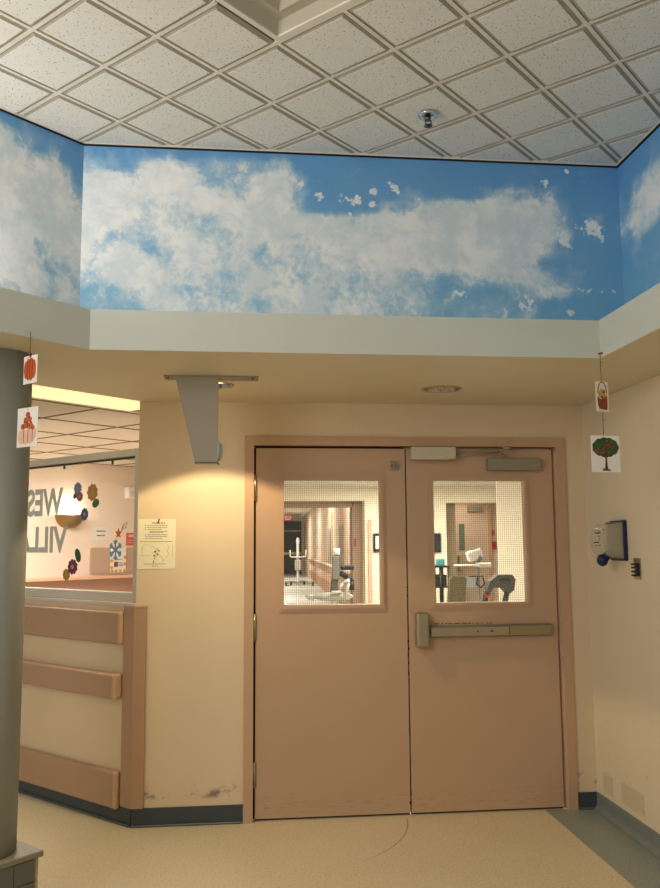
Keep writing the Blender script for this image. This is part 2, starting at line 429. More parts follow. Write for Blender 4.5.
def mural(name, length, X, fn, flecks=()):
    n = int(length / .012); m = 75
    me = bpy.data.meshes.new(name); V = []; F = []; cv = []; lw = []; fk = []
    for j in range(m + 1):
        for i in range(n + 1):
            s, t = i / n, j / m
            V.append(X @ Vector((s * length, 0, H - t * (H - ZC)))); c = fn(s, t); k = 0
            for fx, ft, rr, am in flecks: k += am * math.exp(-(((s - fx) * 1.0) ** 2 + ((t - ft) * .35) ** 2) / (rr * 1.25) ** 2)
            cv.append(c); lw.append(t); fk.append(k)
    for j in range(m):
        for i in range(n):
            a = j * (n + 1) + i; F.append((a, a + n + 1, a + n + 2, a + 1))
    # thickness: a back sheet
    k = len(V); back = [X @ Vector((q[0], .06, q[1])) for q in ((0, H), (length, H), (length, ZC), (0, ZC))]
    V += back; F.append((k, k + 1, k + 2, k + 3)); cv += [.5] * 4; lw += [.5] * 4; fk += [0.] * 4
    me.from_pydata(V, [], F); me.materials.append(M_MURAL)
    for nm, d in (('cloudcover', cv), ('lowness', lw), ('fleck', fk)):
        at = me.attributes.new(nm, 'FLOAT', 'POINT'); at.data.foreach_set('value', d)
    o = bpy.data.objects.new(name, me); COL.objects.link(o); return struct(o)
def f_front(s, t):
    u = 84 + 533 * s * (1 - t) + (546.7 * s - 5) * t; y = (142.2 + 22.5 * s) * (1 - t) + (326.5 + 10.9 * s) * t
    return bil(rows, (u - 83) / 540, (y - 145) / 168) 
mural('wall_front_upper', 2.672, T((-.746, DM, 0), 0), f_front, FLECK)
RL = """111111100
633231000
885885100
998998300
987999500
898799700
787789800
999578800
999644500
799757500
568758700
455556600""".split('\n')
rl = [[int(c) for c in r[:7]] for r in RL]
LM = 3.6
def f_left(s, t):     # s=1 at the corner; visible part is the last .43 m
    d = (1 - s) * LM
    if d < .44: return bil(rl, 1 - d / .44, t)
    return .75 + .3 * math.sin(d * 5 + t * 4) * math.sin(t * 6)
mural('wall_left_upper', LM, T((-.746 - LM * .70711, DM - LM * .70711, 0), 45), f_left)
RR = """000000
001111
146310
288520
489310
267100
120000
011012
010022
001100
011000
000000""".split('\n')
rr_ = [[int(c) for c in r] for r in RR]
def f_right(s, t):
    d = s * LM
    return bil(rr_, min(d / .85, 1), t) if d < .85 else .35 + .4 * math.sin(d * 3 + t * 3)
mural('wall_right_upper', LM, T((1.926, DM, 0), -90), f_right)

# tiled ceiling: grid at 45 degrees to the walls
TS = .3238; G0 = Vector((-.7756, 3.1064)); ga = Vector((.70711, .70711)); gb = Vector((.70711, -.70711))
def gp(i, j): p = G0 + TS * (i * ga + j * gb); return p
c = MB(); GX = Matrix.Translation((G0.x, G0.y, 0)) @ Matrix(((ga.x, gb.x, 0, 0), (ga.y, gb.y, 0, 0), (0, 0, 1, 0), (0, 0, 0, 1)))
c.X = GX
def inside(p, marg): return p.x < 1.926 + marg and p.y < DM + marg and (p.y - DM) - (p.x + .746) < marg * 1.4 and p.x > -4.2 and p.y > -2.6
# recessed backing
for i in range(-18, 12):
    for j in range(-12, 18):
        if 0 <= i < 2 and 2 <= j < 4: continue
        if not inside(gp(i + .5, j + .5), .2): continue
        x0, x1, y0, y1 = i * TS, (i + 1) * TS, j * TS, (j + 1) * TS
        # stepped reveals: fine light ribs with grooves between painted dark for their shade, each lower than the last, then the face
        for ins, zz, mi in ((.0080, .0012, 3), (.0115, -.0005, 2), (.0145, -.0011, 3), (.0165, -.0028, 2), (.0190, -.0034, 3), (.0210, -.0051, 2), (.0235, -.0057, 3), (.0250, -.0085, 1)):
            c.mi = mi; c.box(x0 + ins, x1 - ins, y0 + ins, y1 - ins, H + zz - .0006 if mi == 3 else H + zz, H + .012)
        c.mi = 0
        c.box(x0 - .0075, x0 + .0075, y0, y1, H - .005, H + .03); c.box(x0, x1, y0 - .0075, y0 + .0075, H - .0054, H + .03)
c.mi = 2; c.X = Matrix.Identity(4); c.prism([(-4.5, -3.2), (2.1, -3.2), (2.1, DM + .06), (-.78, DM + .06), (-4.5, .30)], H + .11, H + .13)
struct(c.build('ceiling', [M_TBAR, M_TILE, M_STEP, mat('tile groove shade', (146, 138, 124), .9)]))
# wall angle hiding the tile edge
b = MB(); b.box(-.746, 1.926, DM - .010, DM, H - .018, H - .0125); b.box(1.916, 1.926, 0.5, DM, H - .018, H - .0125)
b.X = T((-.746, DM, 0), 225); b.box(0, LM, 0, .010, H - .018, H - .0125); struct(b.build('trim_2', M_DARK))

b = MB(); b.box(-.746, 1.926, DM - .014, DM - .0005, H - .0120, H - .001); b.box(1.912, 1.9255, 0.5, DM - .015, H - .0120, H - .001)
b.X = T((-.746, DM, 0), 225); b.box(0, LM, 0.0005, .014, H - .0120, H - .001); struct(b.build('trim_6', M_TBAR))

# coffered ceiling light, two tiles square
t = thing('ceiling_light_fixture', 'large square ceiling fixture with nested recessed frames', 'ceiling light', GX @ Vector((TS, 3 * TS, H)), 45)
LX = Matrix(((1, 0, 0, 0), (0, -1, 0, 0), (0, 0, 1, 0), (0, 0, 0, 1)))
def frame_steps(mb, r0, r1, z0, z1):
    mb.slab_h = None
    for sx, sy in ((1, 0), (-1, 0), (0, 1), (0, -1)):
        if sx: mb.box(min(sx * r1, sx * r0), max(sx * r1, sx * r0), -r0, r0, z0, z1)
        else: mb.box(-r1, r1, min(sy * r1, sy * r0), max(sy * r1, sy * r0), z0, z1)
m_cof = mat('fixture enamel', (182, 176, 158), .5)
mb = MB(); frame_steps(mb, TS - .009, TS - .03, -.006, .03); mb.build('outer_frame', M_TBAR, t)
for k, (a0, a1, zz) in enumerate(((TS - .03, .22, .022), (.22, .145, .050), (.145, .07, .075))):
    mb = MB()
    # sloping tray walls
    for q in range(4):
        ang = q * PI / 2; X_ = Matrix.Rotation(ang, 4, 'Z'); mb.X = X_
        v = [mb.bm.verts.new(X_ @ Vector(p)) for p in ((a0, -a0, zz - .02), (a0, a0, zz - .02), (a0 - .028, a0 - .028, zz + .012), (a0 - .028, -(a0 - .028), zz + .012))]
        mb.bm.faces.new(v)
        v = [mb.bm.verts.new(X_ @ Vector(p)) for p in ((a0 - .028, -(a0 - .028), zz + .012), (a0 - .028, a0 - .028, zz + .012), (a1, a1, zz + .012), (a1, -a1, zz + .012))]
        mb.bm.faces.new(v)
    mb.build('tray', m_cof, t)
mb = MB(); mb.box(-.075, .075, -.075, .075, .085, .09); mb.build('lens', m_cof, t)

# sprinkler
t = thing('fire_sprinkler', 'chrome fire sprinkler head hanging from the tiled ceiling', 'sprinkler', (.837, 3.581, H - .014))
mb = MB(); mb.lathe((0, 0, 0), [(.020, -.003), (.030, -.012), (.043, -.008), (.046, -.002), (.044, 0)]); mb.build('escutcheon', M_CHROME, t)
m_sp = mat('dark chrome', (86, 88, 92), .25, 1)
mb = MB(); mb.cyl((0, 0, 0), (0, 0, -.028), .011); mb.tube([(.011, 0, -.024), (.014, 0, -.036), (.003, 0, -.05)], .003, 8)
mb.tube([(-.011, 0, -.024), (-.014, 0, -.036), (-.003, 0, -.05)], .003, 8); mb.build('nozzle', m_sp, t)
mb = MB(); mb.cyl((0, 0, -.050), (0, 0, -.053), .019, n=16); mb.cyl((0, 0, -.053), (0, 0, -.058), .006); mb.build('deflector', m_sp, t)
# ------------------------------------------------------------------ downlights
def downlight(label, loc, lit):
    t = thing('recessed_downlight', label, 'downlight', loc, 0, 'round downlights in the soffit')
    mr = mat('reflector chrome', (190, 180, 160), .18, 1)
    mb = MB(); mb.lathe((0, 0, 0), [(.112, 0), (.110, -.004), (.100, -.005), (.094, -.001)], 40); mb.build('trim_ring', M_STEEL, t)
    mb = MB(); mb.lathe((0, 0, 0), [(.095, -.001), (.088, .03), (.062, .10)], 40)
    mb.build('reflector', mr, t)
    if lit:
        me_ = mat('lamp glow', (255, 230, 170), .5, emit=(255, 228, 168), estr=2.2)
        mb = MB(); mb.cyl((0, 0, .022), (0, 0, .030), .086, n=32); mb.build('lamp', me_, t)
    else:
        mb = MB(); mb.cyl((0, 0, .10), (0, 0, .11), .062, n=32); mb.build('housing', mat('dark reflector', (60, 52, 42), .3, .8), t)
        mb = MB()
        for k in range(9):
            a = k * 2 * PI / 9; mb.ball((.045 * math.cos(a), .045 * math.sin(a), .012), (.018, .018, .012), 10, 6)
        mb.ball((0, 0, .012), (.026, .026, .016), 12, 8); mb.build('lamp', mat('lamp facets', (196, 186, 162), .15, 1), t)
    return t
downlight('lit round downlight shining warm, partly behind the hanging grey bracket', (-.136, 4.51, ZS), True)
downlight('unlit round recessed downlight above the right door', (1.105, 4.54, ZS), False)

# hanging bracket on the soffit with motion sensor
t = thing('hanging_sensor_bracket', 'grey tapered metal bracket hanging from the soffit with round lens on side', 'bracket', (-.137, 4.303, ZS))
mb = MB(); mb.box(-.235, .235, -.05, .05, -.008, 0, .001); mb.build('mounting_plate', M_STEEL2, t)
for sx in (-.215, .205):
    mb = MB(); mb.cyl((sx, -.03, -.009), (sx, -.03, -.013), .006, n=10); mb.build('screw', M_BLACK, t)
mb = MB(); mb.prism([(-.178, -.008), (.034, -.008), (.034, -.433), (-.078, -.433)], -.045, .045, 'y')
o = mb.build('housing', mat('grey taupe enamel', (160, 152, 136), .5), t)
mb = MB(); mb.prism([(-.080, -.434), (.036, -.434), (.036, -.437), (-.080, -.437)], -.046, .046, 'y'); mb.build('end_cap', M_BLACK, t)
mb = MB(Matrix.Translation((.034, 0, -.375))); mb.cyl((0, 0, 0), (.010, 0, 0), .055, .05, n=28); mb.ball((.010, 0, 0), (.014, .045, .050), 20, 12)
mb.build('lens', mat('grey blue lens', (176, 194, 200), .3), t)
mb = MB(); mb.box(.046, .054, -.006, .012, -.36, -.335, .002); mb.build('status_light', mat('pale lens window', (236, 236, 230), .2), t)
mb = MB(); mb.tube([(.028, -.03, -.43), (.042, -.04, -.446)], .003); mb.build('wire_stub', M_BLACK, t)

# ------------------------------------------------------------------ door frame and doors
b = MB()
for x0, x1 in ((.037, .092), (1.938, 1.994)):
    b.box(x0, x1, DD - .016, DD + .15, 0, 2.196)
b.box(.092, 1.938, DD - .016, DD + .15, 2.140, 2.196)
# stops
b.box(.092, .105, DD + .062, DD + .09, 0, 2.14); b.box(1.925, 1.938, DD + .062, DD + .09, 0, 2.14); b.box(.092, 1.938, DD + .062, DD + .09, 2.118, 2.14)
struct(b.build('trim_3', M_FRAME))

def door(name, x0, x1, gx0, gx1, gz0, gz1, hinge, label):
    yf, yb = DD + .014, DD + .058
    mb = MB(); mb.slab_hole(x0, x1, .012, 2.126, yf, yb, gx0 + .002, gx1 - .002, gz0 + .002, gz1 - .002)
    d = struct(mb.build(name, M_DOOR))
    # vision frame: raised flat moulding then inner bead
    mb = MB(); 
    mb.slab_hole(gx0 - .028, gx1 + .028, gz0 - .036, gz1 + .034, yf - .007, yf, gx0 - .014, gx1 + .014, gz0 - .018, gz1 + .018)
    mb.slab_hole(gx0 - .016, gx1 + .016, gz0 - .020, gz1 + .018, yf - .013, yf, gx0, gx1, gz0, gz1)
    mb.build('vision_frame', M_FRAME, d)
    mb = MB(); mb.box(gx0 - .0005, gx1 + .0005, yf + .02, yf + .026, gz0 - .0005, gz1 + .0005); mb.build('glass', M_GLASS, d)
    mb = MB(); sp = .0127; r = .00062
    n = int((gx1 - gx0) / sp)
    for k in range(1, n + 1): mb.box(gx0 + k * sp - r, gx0 + k * sp + r, yf + .0225, yf + .0235, gz0, gz1)
    n = int((gz1 - gz0) / sp)
    for k in range(1, n + 1): mb.box(gx0, gx1, yf + .0225, yf + .0235, gz0 + k * sp - r, gz0 + k * sp + r)
    mb.build('wire_mesh', mat('glass wire', (60, 52, 42), .5, .3), d)
    return d
dL = door('door_1', .104, 1.000, .268, .846, 1.200, 1.934, 'L', '')
dR = door('door_2', 1.008, 1.918, 1.170, 1.737, 1.203, 1.934, 'R', '')
# rubbed dark inner edge of the right glass opening is left as is
for z0, z1 in ((1.817, 1.965), (1.005, 1.150), (.19, .32)):
    mb = MB(); mb.cyl((.100, DD + .004, z0), (.100, DD + .004, z1), .0075, n=14)
    mb.cyl((.100, DD + .004, z0 - .006), (.100, DD + .004, z1 + .006), .004, n=10)
    hg = mb.build('hinge', M_STEEL, dL)
    mb = MB(); mb.box(.104, .112, DD + .008, DD + .014, z0, z1); mb.build('hinge_leaf', M_STEEL2, hg)
# deadlock cylinder at the top of the left leaf
mb = MB(); mb.box(.908, .955, DD + .006, DD + .014, 1.995, 2.048, .004); lk = mb.build('lock_plate', M_STEEL, dL)
mb = MB(); mb.cyl((.941, DD + .006, 2.022), (.941, DD - .006, 2.022), .020, n=24); mb.build('lock_cylinder', M_STEEL2, lk)
mb = MB(); mb.box(.917, .926, DD + .002, DD + .007, 2.014, 2.029); mb.box(.939, .943, DD - .0075, DD - .005, 2.014, 2.030); mb.build('keyway', M_BLACK, lk)
# dents and chipped paint along the meeting edge
mb = MB()
for z, w_, h_ in ((.985, .010, .018), (.965, .007, .012), (.94, .009, .02), (.905, .006, .03), (.86, .005, .02), (.80, .008, .03), (.47, .004, .06), (.12, .007, .03), (.07, .010, .02), (.20, .004, .04), (1.28, .004, .01), (1.25, .006, .012), (1.30, .008, .006)):
    mb.disc((1.004 + random.uniform(-.003, .004), z), w_ * .62, h_ * .6, DD + .0137, 7, .0004)
mb.build('chipped_paint', mat('bare dark chips', (58, 40, 30), .8), dL)
# dark strips painting the shade in the gaps round the left leaf, and meeting astragal
mb = MB(); mb.box(.104, 1.000, DD + .052, DD + .062, 2.1265, 2.1395); mb.box(.0935, .1035, DD + .03, DD + .05, .013, 2.126); mb.box(1.0005, 1.0075, DD + .040, DD + .056, .013, 2.126); mb.build('gap_shade_strip', M_DARK, dL)
mb = MB(); mb.box(.104, 1.000, DD + .03, DD + .05, .001, .012); mb.build('bottom_gap_shade', M_DARK, dL)  # dark strip standing in for the shade under the left leaf
mb = MB(); mb.box(1.008, 1.918, DD + .03, DD + .05, .001, .012); mb.build('bottom_gap_shade', M_DARK, dR)  # same painted shade in the gap under the right leaf
# exit bar on the right leaf
yf = DD + .014
mb = MB(); mb.box(1.110, 1.872, yf - .030, yf, 1.006, 1.075, .003); eb = mb.build('exit_bar', M_STEEL2, dR)
mb = MB(); mb.box(1.128, 1.600, yf - .058, yf - .028, 1.012, 1.068, .004); pb = mb.build('push_pad', M_STEEL, eb)
mb = MB(); mb.box(1.602, 1.868, yf - .050, yf - .028, 1.010, 1.070, .003); mb.build('bar_cover', mat('brass grey metal', (160, 148, 112), .4, .7), eb)
mb = MB(); mb.box(1.040, 1.116, yf - .075, yf, .952, 1.154, .014, 3); mb.build('latch_case', M_STEEL, eb)
mb = MB()
for x in (1.41, 1.49, 1.50, 1.185, 1.34):
    mb.cyl((x, yf - .0575, 1.040), (x, yf - .0595, 1.040), .0045 if x > 1.4 else .002, n=10)
mb.build('screw', M_BLACK, pb)
mb = MB()
for k in range(26): 
    x = random.uniform(1.14, 1.50); mb.box(x, x + random.uniform(.004, .02), yf - .0008, yf, 1.080, 1.083 + random.random() * .003)
mb.build('scuff_marks', mat('dark rub marks', (70, 40, 28), .8), dR)
# closer
mb = MB(); mb.box(1.503, 1.832, yf - .055, yf, 1.993, 2.068, .004); cl_ = mb.build('door_closer', mat('closer enamel', (146, 140, 124), .45, .2), dR)
t = thing('closer_track_box', 'pale metal operator box fixed to the top of the door frame above the seam', 'door operator', (1.16, DD - .016, 2.095))
mb = MB(); mb.box(-.136, .136, -.06, -.001, -.036, .036, .004); mb.box(-.142, .1, -.0595, -.001, -.040, -.03) ; mb.build('cover', mat('pale enamel', (196, 190, 168), .5, .1), t)
mb = MB(); mb.cyl((.140, -.03, .002), (.158, -.03, .002), .014, n=16); mb.tube([(.15, -.03, .006), (.44, -.045, .030)], .005); mb.tube([(.15, -.03, -.008), (.41, -.04, .006), (.43, -.05, -.012)], .006)
mb.cyl((.46, -.045, .022), (.46, -.045, .042), .014, n=16); mb.cyl((.43, -.045, .030), (.478, -.045, .030), .008, n=10)
mb.cyl((.43, -.05, -.012), (.43, -.05, -.026), .012, n=16); mb.build('arm', M_STEEL2, t)

# ------------------------------------------------------------------ left half wall fittings
def rail(name, label, z0, z1, a0, th, grp='wall protection rails'):
    t = thing(name, label, 'rail', (XL, DD, 0), 135, 'protective rails on the half wall')
    mb = MB(); mb.box(a0 + .02, HALF, .001, .001 + th, z0, z1, .014, 3); mb.build('rail_cover', M_BUMP, t)
    mb = MB(); mb.box(a0, a0 + .035, .001, .002 + th, z0 - .001, z1 + .001, .014, 3); mb.build('end_cap', mat('tan end cap', (202, 164, 132), .35), t)
    return t

rail('bumper_rail', 'wide tan bumper rail on the half wall, just under the window', .990, 1.176, .090, .034)
rail('hand_rail', 'narrower tan handrail on the half wall, the middle of three rails', .686, .826, .098, .062)
rail('bumper_rail', 'wide tan bumper rail on the half wall, directly above the dark base', .080, .284, .104, .034)
t = thing('corner_guard', 'tall tan corner guard wrapping the wall corner beside the rails', 'corner guard', (XL, DD, .10))
q = .70711
mb = MB(); mb.prism([(-.085 * q, .085 * q), (-.085 * q - .018 * q, .085 * q - .018 * q), (-.0075, -.018), (.060, -.018), (.064, -.014), (.064, -.001), (0, -.001), (-.002, -.001)], .002, 1.104)
mb.build('guard', M_BUMP, t)
mb = MB(); mb.prism([(-.087 * q, .087 * q), (-.087 * q - .021 * q, .087 * q - .021 * q), (-.0085, -.021), (.066, -.021), (.066, -.001), (0, -.001), (-.002, -.001)], 1.104, 1.114)
mb.build('top_cap', mat('tan end cap', (202, 164, 132), .35), t)

# window over the half wall, glazed, open above its head
b = MB(LW)
b.box(0, .042, -.07, -.005, 1.228, 2.123, .003); b.box(HALF - .05, HALF, -.07, -.005, 1.228, 2.123)
b.box(.042, HALF - .05, -.07, -.005, 1.228, 1.285, .003); b.box(.042, HALF - .05, -.07, -.005, 2.080, 2.123, .003)
b.box(0, HALF, -.09, .004, 1.205, 1.2275, .003)
wn = struct(b.build('window_1', M_ALU))
mb = MB(LW); mb.box(.06, HALF - .06, -.040, -.022, 2.068, 2.079); 
for a in (.28, .78, 1.3, 1.8): mb.box(a, a + .012, -.034, -.026, 2.045, 2.068)
mb.build('track', mat('dark track', (74, 68, 58), .5), wn)
mb = MB(LW); mb.box(.042, HALF - .05, -.038, -.032, 1.285, 2.080); mb.build('glass', M_GLASS, wn)
def half_clear(name, rgb, a_):
    m = bpy.data.materials.new(name); m.use_nodes = True; nt = m.node_tree; pb_ = nt.nodes['Principled BSDF']
    pb_.inputs['Base Color'].default_value = lin(rgb); pb_.inputs['Roughness'].default_value = .2; pb_.inputs['Alpha'].default_value = a_; return m
m_vinyl = half_clear('grey green vinyl letters', (196, 206, 200), .72)
# text reads correctly from the far room: its x runs away from the corner, mirrored from the hall
def glass_text(body, a, z, size, sx):
    X = T((XL, DD, 0), 135) @ Matrix.Translation((a, -.040, z)) @ FACE_CAM @ Matrix.Rotation(0, 4, 'Y')
    # face the far room: local x along +a, normal -y  (text normal of FACE_CAM is -y)
    textmesh('lettering', body, size, X, m_vinyl, wn, .0004, .008, sx=sx)
glass_text('WEST', .815, 1.758, .24, .84); glass_text('VILLAGE', .758, 1.520, .225, 1.0)

def sticker(name, label, pieces):
    pieces = [(p[0], p[1] + .035) + tuple(p[2:]) for p in pieces]; a, z = pieces[0][1], pieces[0][2]
    t = thing(name, label, 'sticker', LW @ Vector((a, -.030, z)), 135, 'flower stickers on the window glass')
    for nm, pa, pz, ra, rz, colr, tilt in pieces:
        mb = MB(Matrix.Translation((pa - a, 0, pz - z)) @ Matrix.Rotation(math.radians(tilt), 4, 'Y'))
        n = 10 if nm == 'flower' else 14
        if nm == 'flower':
            pts = []
            for k in range(40):
                th = 2 * PI * k / 40; rr = 1 + .10 * math.cos(9 * th); pts.append((ra * rr * math.cos(th), rz * rr * math.sin(th)))
        else:
            pts = [(ra * math.cos(2 * PI * k / 16), rz * math.sin(2 * PI * k / 16) * (1 if True else 1)) for k in range(16)]
        mb.prism(pts, .0005, .0020, 'y'); o = mb.build(nm, mat('sticker %s' % str(colr), colr, .5, var=.3, scale=30), t)
        if nm == 'flower':
            mb = MB(Matrix.Translation((pa - a, 0, pz - z))); mb.disc((0, 0), ra * .3, rz * .3, .0032, 12)
            mb.build('flower_centre', mat('flower centre', (196, 150, 60), .5), o)
sticker('flower_sticker', 'blue and pink flower sticker with a small leaf, nearest the letters', [('flower', .598, 1.915, .040, .036, (104, 128, 176), 0), ('flower', .575, 1.862, .032, .030, (150, 90, 100), 0), ('leaf', .625, 1.868, .022, .018, (70, 104, 70), 30)])
sticker('flower_sticker', 'tan yellow flower sticker with green leaf, high on the window glass', [('flower', .444, 1.883, .052, .052, (178, 138, 70), 0), ('leaf', .408, 1.815, .036, .026, (66, 110, 72), 20)])
sticker('flower_sticker', 'single dark blue flower sticker beside the brass wall light', [('flower', .520, 1.750, .038, .038, (60, 84, 140), 0)])
sticker('flower_sticker', 'purple flower sticker with long green leaf and yellow bloom, low on the glass', [('flower', .630, 1.425, .050, .046, (116, 34, 84), 0), ('leaf', .578, 1.496, .028, .045, (40, 84, 40), 25), ('flower', .694, 1.376, .038, .036, (176, 134, 40), 0)])

# linear light along the soffit edge
t = thing('linear_ceiling_light', 'long warm glowing light strip along the soffit edge above the window', 'ceiling light', (XL, DD, ZS), 225)
mb = MB(); mb.box(-.20, 3.9, -.352, -.002, .0005, .01); mb.build('lens', mat('warm lens', (240, 226, 180), .5, emit=(255, 233, 172), estr=.88), t)
mb = MB(); mb.box(-.05, 3.9, -.40, .0, .012, .06); mb.build('housing', M_GREY, t)

# far room: tiled ceiling, side wall, partition behind the doors
b = MB(); RP = T((-1.1, 9.46, 0), 45)    # x to the right along the wall, -y to the viewer
X0 = -2.75
b.X = RP; b.box(-2.74, .55, 0, .12, 0, ZS + .3)
b.mi = 1; b.box(-2.70, .50, -.010, -.0005, .15, 1.095); b.mi = 0
struct(b.build('wall_far_left', [mat('pink beige wall', (236, 219, 204), .6), mat('wood wainscot', (176, 136, 110), .5)]))
b = MB(); b.box(-.47, -.40, DD + .145, 10.2, 0, ZS + .3); struct(b.build('wall_partition', mat('pink beige wall', (236, 219, 204), .6)))
c = MB(T((XL, DD, 0), 45))      # x along soffit direction, y across (away)
TT = .61
for i in range(-6, 9):
    for j in range(0, 9):
        c.mi = 1; c.box(i * TT + .01, (i + 1) * TT - .01, .40 + j * TT + .01, .40 + (j + 1) * TT - .01, ZS, ZS + .012)
        c.mi = 0
c.mi = 1; c.box(-6 * TT, 9 * TT, .353, .398, ZS - .001, ZS + .02); c.mi = 2
for i in range(-6, 10): c.box(i * TT - .009, i * TT + .009, .398, 5.8, ZS - .004, ZS + .01)
for j in range(0, 10): c.box(-6 * TT, 9 * TT, .40 + j * TT - .009, .40 + j * TT + .009, ZS - .0045, ZS + .01)
c.mi = 0
o = c.build('ceiling_left_room', [M_TBAR, mat('beige far ceiling tile', (214, 206, 190), .85, var=.08, scale=40), mat('dark grid line', (128, 108, 84), .7)])
# keep the ceiling on its own side of the partition
bmx = bmesh.new(); bmx.from_mesh(o.data)
bmesh.ops.bisect_plane(bmx, geom=bmx.verts[:] + bmx.edges[:] + bmx.faces[:], plane_co=(-.44, 0, 0), plane_no=(1, 0, 0), clear_outer=True)
bmesh.ops.bisect_plane(bmx, geom=bmx.verts[:] + bmx.edges[:] + bmx.faces[:], plane_co=(-1.1 + .02, 9.46 - .02 + .1, 0), plane_no=(-.7071, .7071, 0), clear_outer=True)
bmx.to_mesh(o.data); bmx.free(); struct(o)
b = MB(T((XL, DD, 0), 45)); b.prism([(-5.5, .0), (.05, .0), (3.3, 3.2), (3.3, 6.5), (-5.5, 6.5)], ZS + .08, ZS + .12); struct(b.build('ceiling_left_slab', M_SOFF))
t = thing('wall_ledge', 'peach wooden ledge along the far room wall behind the window', 'ledge', (-1.1, 9.46, 1.095), 45)
mb = MB(); mb.box(-2.6, .45, -.10, -.001, .12, .150, .004); mb.build('top', mat('peach ledge', (228, 184, 150), .45), t)
mb = MB(); mb.box(-2.6, .45, -.012, -.001, .0, .12); mb.build('apron', mat('wood wainscot', (176, 136, 110), .5), t)
def onwall(name, label, cat, a, z): return thing(name, label, cat, RP @ Vector((a, -.001, z)), 45)
t = onwall('wall_sconce', 'brass half-bowl wall light glowing upward behind the window', 'wall light', -.84, 1.72)
mb = MB(); mb.ball((0, -.0, .14), (.16, .13, .14), 28, 16, cut=('below', .02))
bm2 = mb.bm; bmesh.ops.bisect_plane(bm2, geom=bm2.verts[:] + bm2.edges[:] + bm2.faces[:], plane_co=(0, 0, 0), plane_no=(0, 1, 0), clear_outer=True)
mb.build('bowl', mat('brass', (150, 122, 58), .32, .9), t)
mb = MB(); mb.cyl((0, -.05, .10), (0, -.05, .15), .025); mb.build('bulb', mat('sconce bulb', (255, 240, 210), .5, emit=(255, 236, 200), estr=12), t)
pt = RP @ Vector((-.84, -.07, 1.93)); point('sconce_lamp', pt, 3.4, (1, .90, .74), .03)
t = onwall('soap_dispenser', 'small white box dispenser high on the far room wall', 'dispenser', -.11, 2.05)
mb = MB(); mb.box(-.055, .055, -.08, 0, 0, .125, .012, 2); mb.build('body', mat('white plastic', (238, 236, 228), .3), t)
mb = MB(); mb.box(-.03, .03, -.084, -.08, .02, .08); mb.build('front_panel', mat('off white plastic', (214, 212, 204), .3), t)
t = onwall('wall_notice', 'small white notice card with two lines, above the grey board', 'notice', -.453, 1.611)
mb = MB(); mb.box(-.098, .098, -.004, 0, 0, .133); mb.build('card', M_PAPER, t)
mb = MB()
for z, w_ in ((.085, .05), (.040, .045)):
    x = -w_
    while x < w_: l = random.uniform(.008, .02); mb.box(x, x + l, -.005, -.0042, z, z + .012); x += l + .004
mb.build('writing', mat('dark ink', (70, 60, 60), .7), t)
t = onwall('notice_board', 'taupe notice board standing on the ledge of the far room', 'notice board', -.30, 1.268)
mb = MB(); mb.box(-.275, .275, -.02, 0, 0, .272); mb.build('panel', mat('taupe board', (186, 160, 136), .7), t)
mb = MB(); mb.box(-.278, .278, -.024, 0, .262, .280); mb.build('rim', mat('pale rim', (236, 214, 176), .5), t)
t = onwall('sunflower_poster', 'poster with sunflower border and blue snowflake, leaning on the notice board', 'poster', -.243, 1.27)
mb = MB(); mb.box(-.10, .10, -.034, -.026, 0, .26); mb.build('sheet', M_PAPER, t)
for k in range(9):
    mb = MB(); mb.disc((-.085 + .17 * (k % 2) if k > 3 else -.08 + .053 * k, .018 if k <= 3 else .02 + (k - 3) * .035), .020, .018, -.0345, 10)
    mb.build('sunflower', mat('sunflower yellow', (216, 158, 50), .6, var=.3, scale=40), t)
mb = MB(); mb.box(-.055, -.005, -.036, -.0345, .06, .115); mb.build('portrait', mat('portrait print', (110, 76, 60), .6, var=.5, scale=50), t)
mb = MB(); mb.box(.005, .06, -.036, -.0345, .07, .075); mb.box(.005, .06, -.036, -.0345, .085, .09); mb.box(.005, .05, -.036, -.0345, .10, .105); mb.box(-.04, .05, -.036, -.0345, .135, .140); mb.build('writing', mat('dark ink', (70, 60, 60), .7), t)
# snowflake and star stuck to the window glass
t = thing('snowflake_sticker', 'pale blue snowflake sticker with orange shooting star above it', 'sticker', LW @ Vector((.235, -.030, 1.53)), 135)
mb = MB(Matrix.Translation((0, .0035, 0)))
for k in range(6):
    a = k * PI / 3 + .5; d = Vector((math.cos(a), 0, math.sin(a)))
    mb.cyl(-d * 0, d * .062, .0075, n=6, smooth=False)
    for s_ in (-1, 1):
        e = Vector((math.cos(a + s_ * .7), 0, math.sin(a + s_ * .7))); mb.cyl(d * .034, d * .034 + e * .026, .006, n=6, smooth=False)
for v in mb.bm.verts: v.co.y = .0035 + (v.co.y - .0035) * .2
mb.build('snowflake', mat('snowflake blue', (120, 166, 200), .5), t)
mb = MB(); st = [((.034 if k % 2 == 0 else .015) * math.sin(k * PI / 5), (.034 if k % 2 == 0 else .015) * math.cos(k * PI / 5)) for k in range(10)]
mb.X = Matrix.Translation((-.025, 0, .098)); mb.prism(st, .001, .004, 'y'); mb.build('star', mat('star orange', (228, 120, 50), .5), t)
mb = MB()
for k in range(3): mb.tube([(-.045 - .005 * k, .002, .108 + .012 * k), (-.07, .002, .126 + .012 * k), (-.100 - .004 * k, .002, .134 + .014 * k)], .002, 6)
mb.build('star_trail', mat('trail grey', (110, 100, 100), .5), t)
t = onwall('red_sign', 'salmon red wall sign at the right edge of the far room view', 'sign', -.06, 1.552)
mb = MB(); mb.box(-.065, .12, -.012, 0, 0, .135); mb.build('plate', mat('salmon red plastic', (204, 100, 80), .5), t)
mb = MB(); mb.box(-.04, .06, -.014, -.0125, .09, .115); mb.box(-.045, .06, -.0135, -.0125, .05, .054); mb.box(-.045, .06, -.0135, -.0125, .03, .034); mb.build('symbol', mat('pale symbol', (230, 190, 176), .5), t)

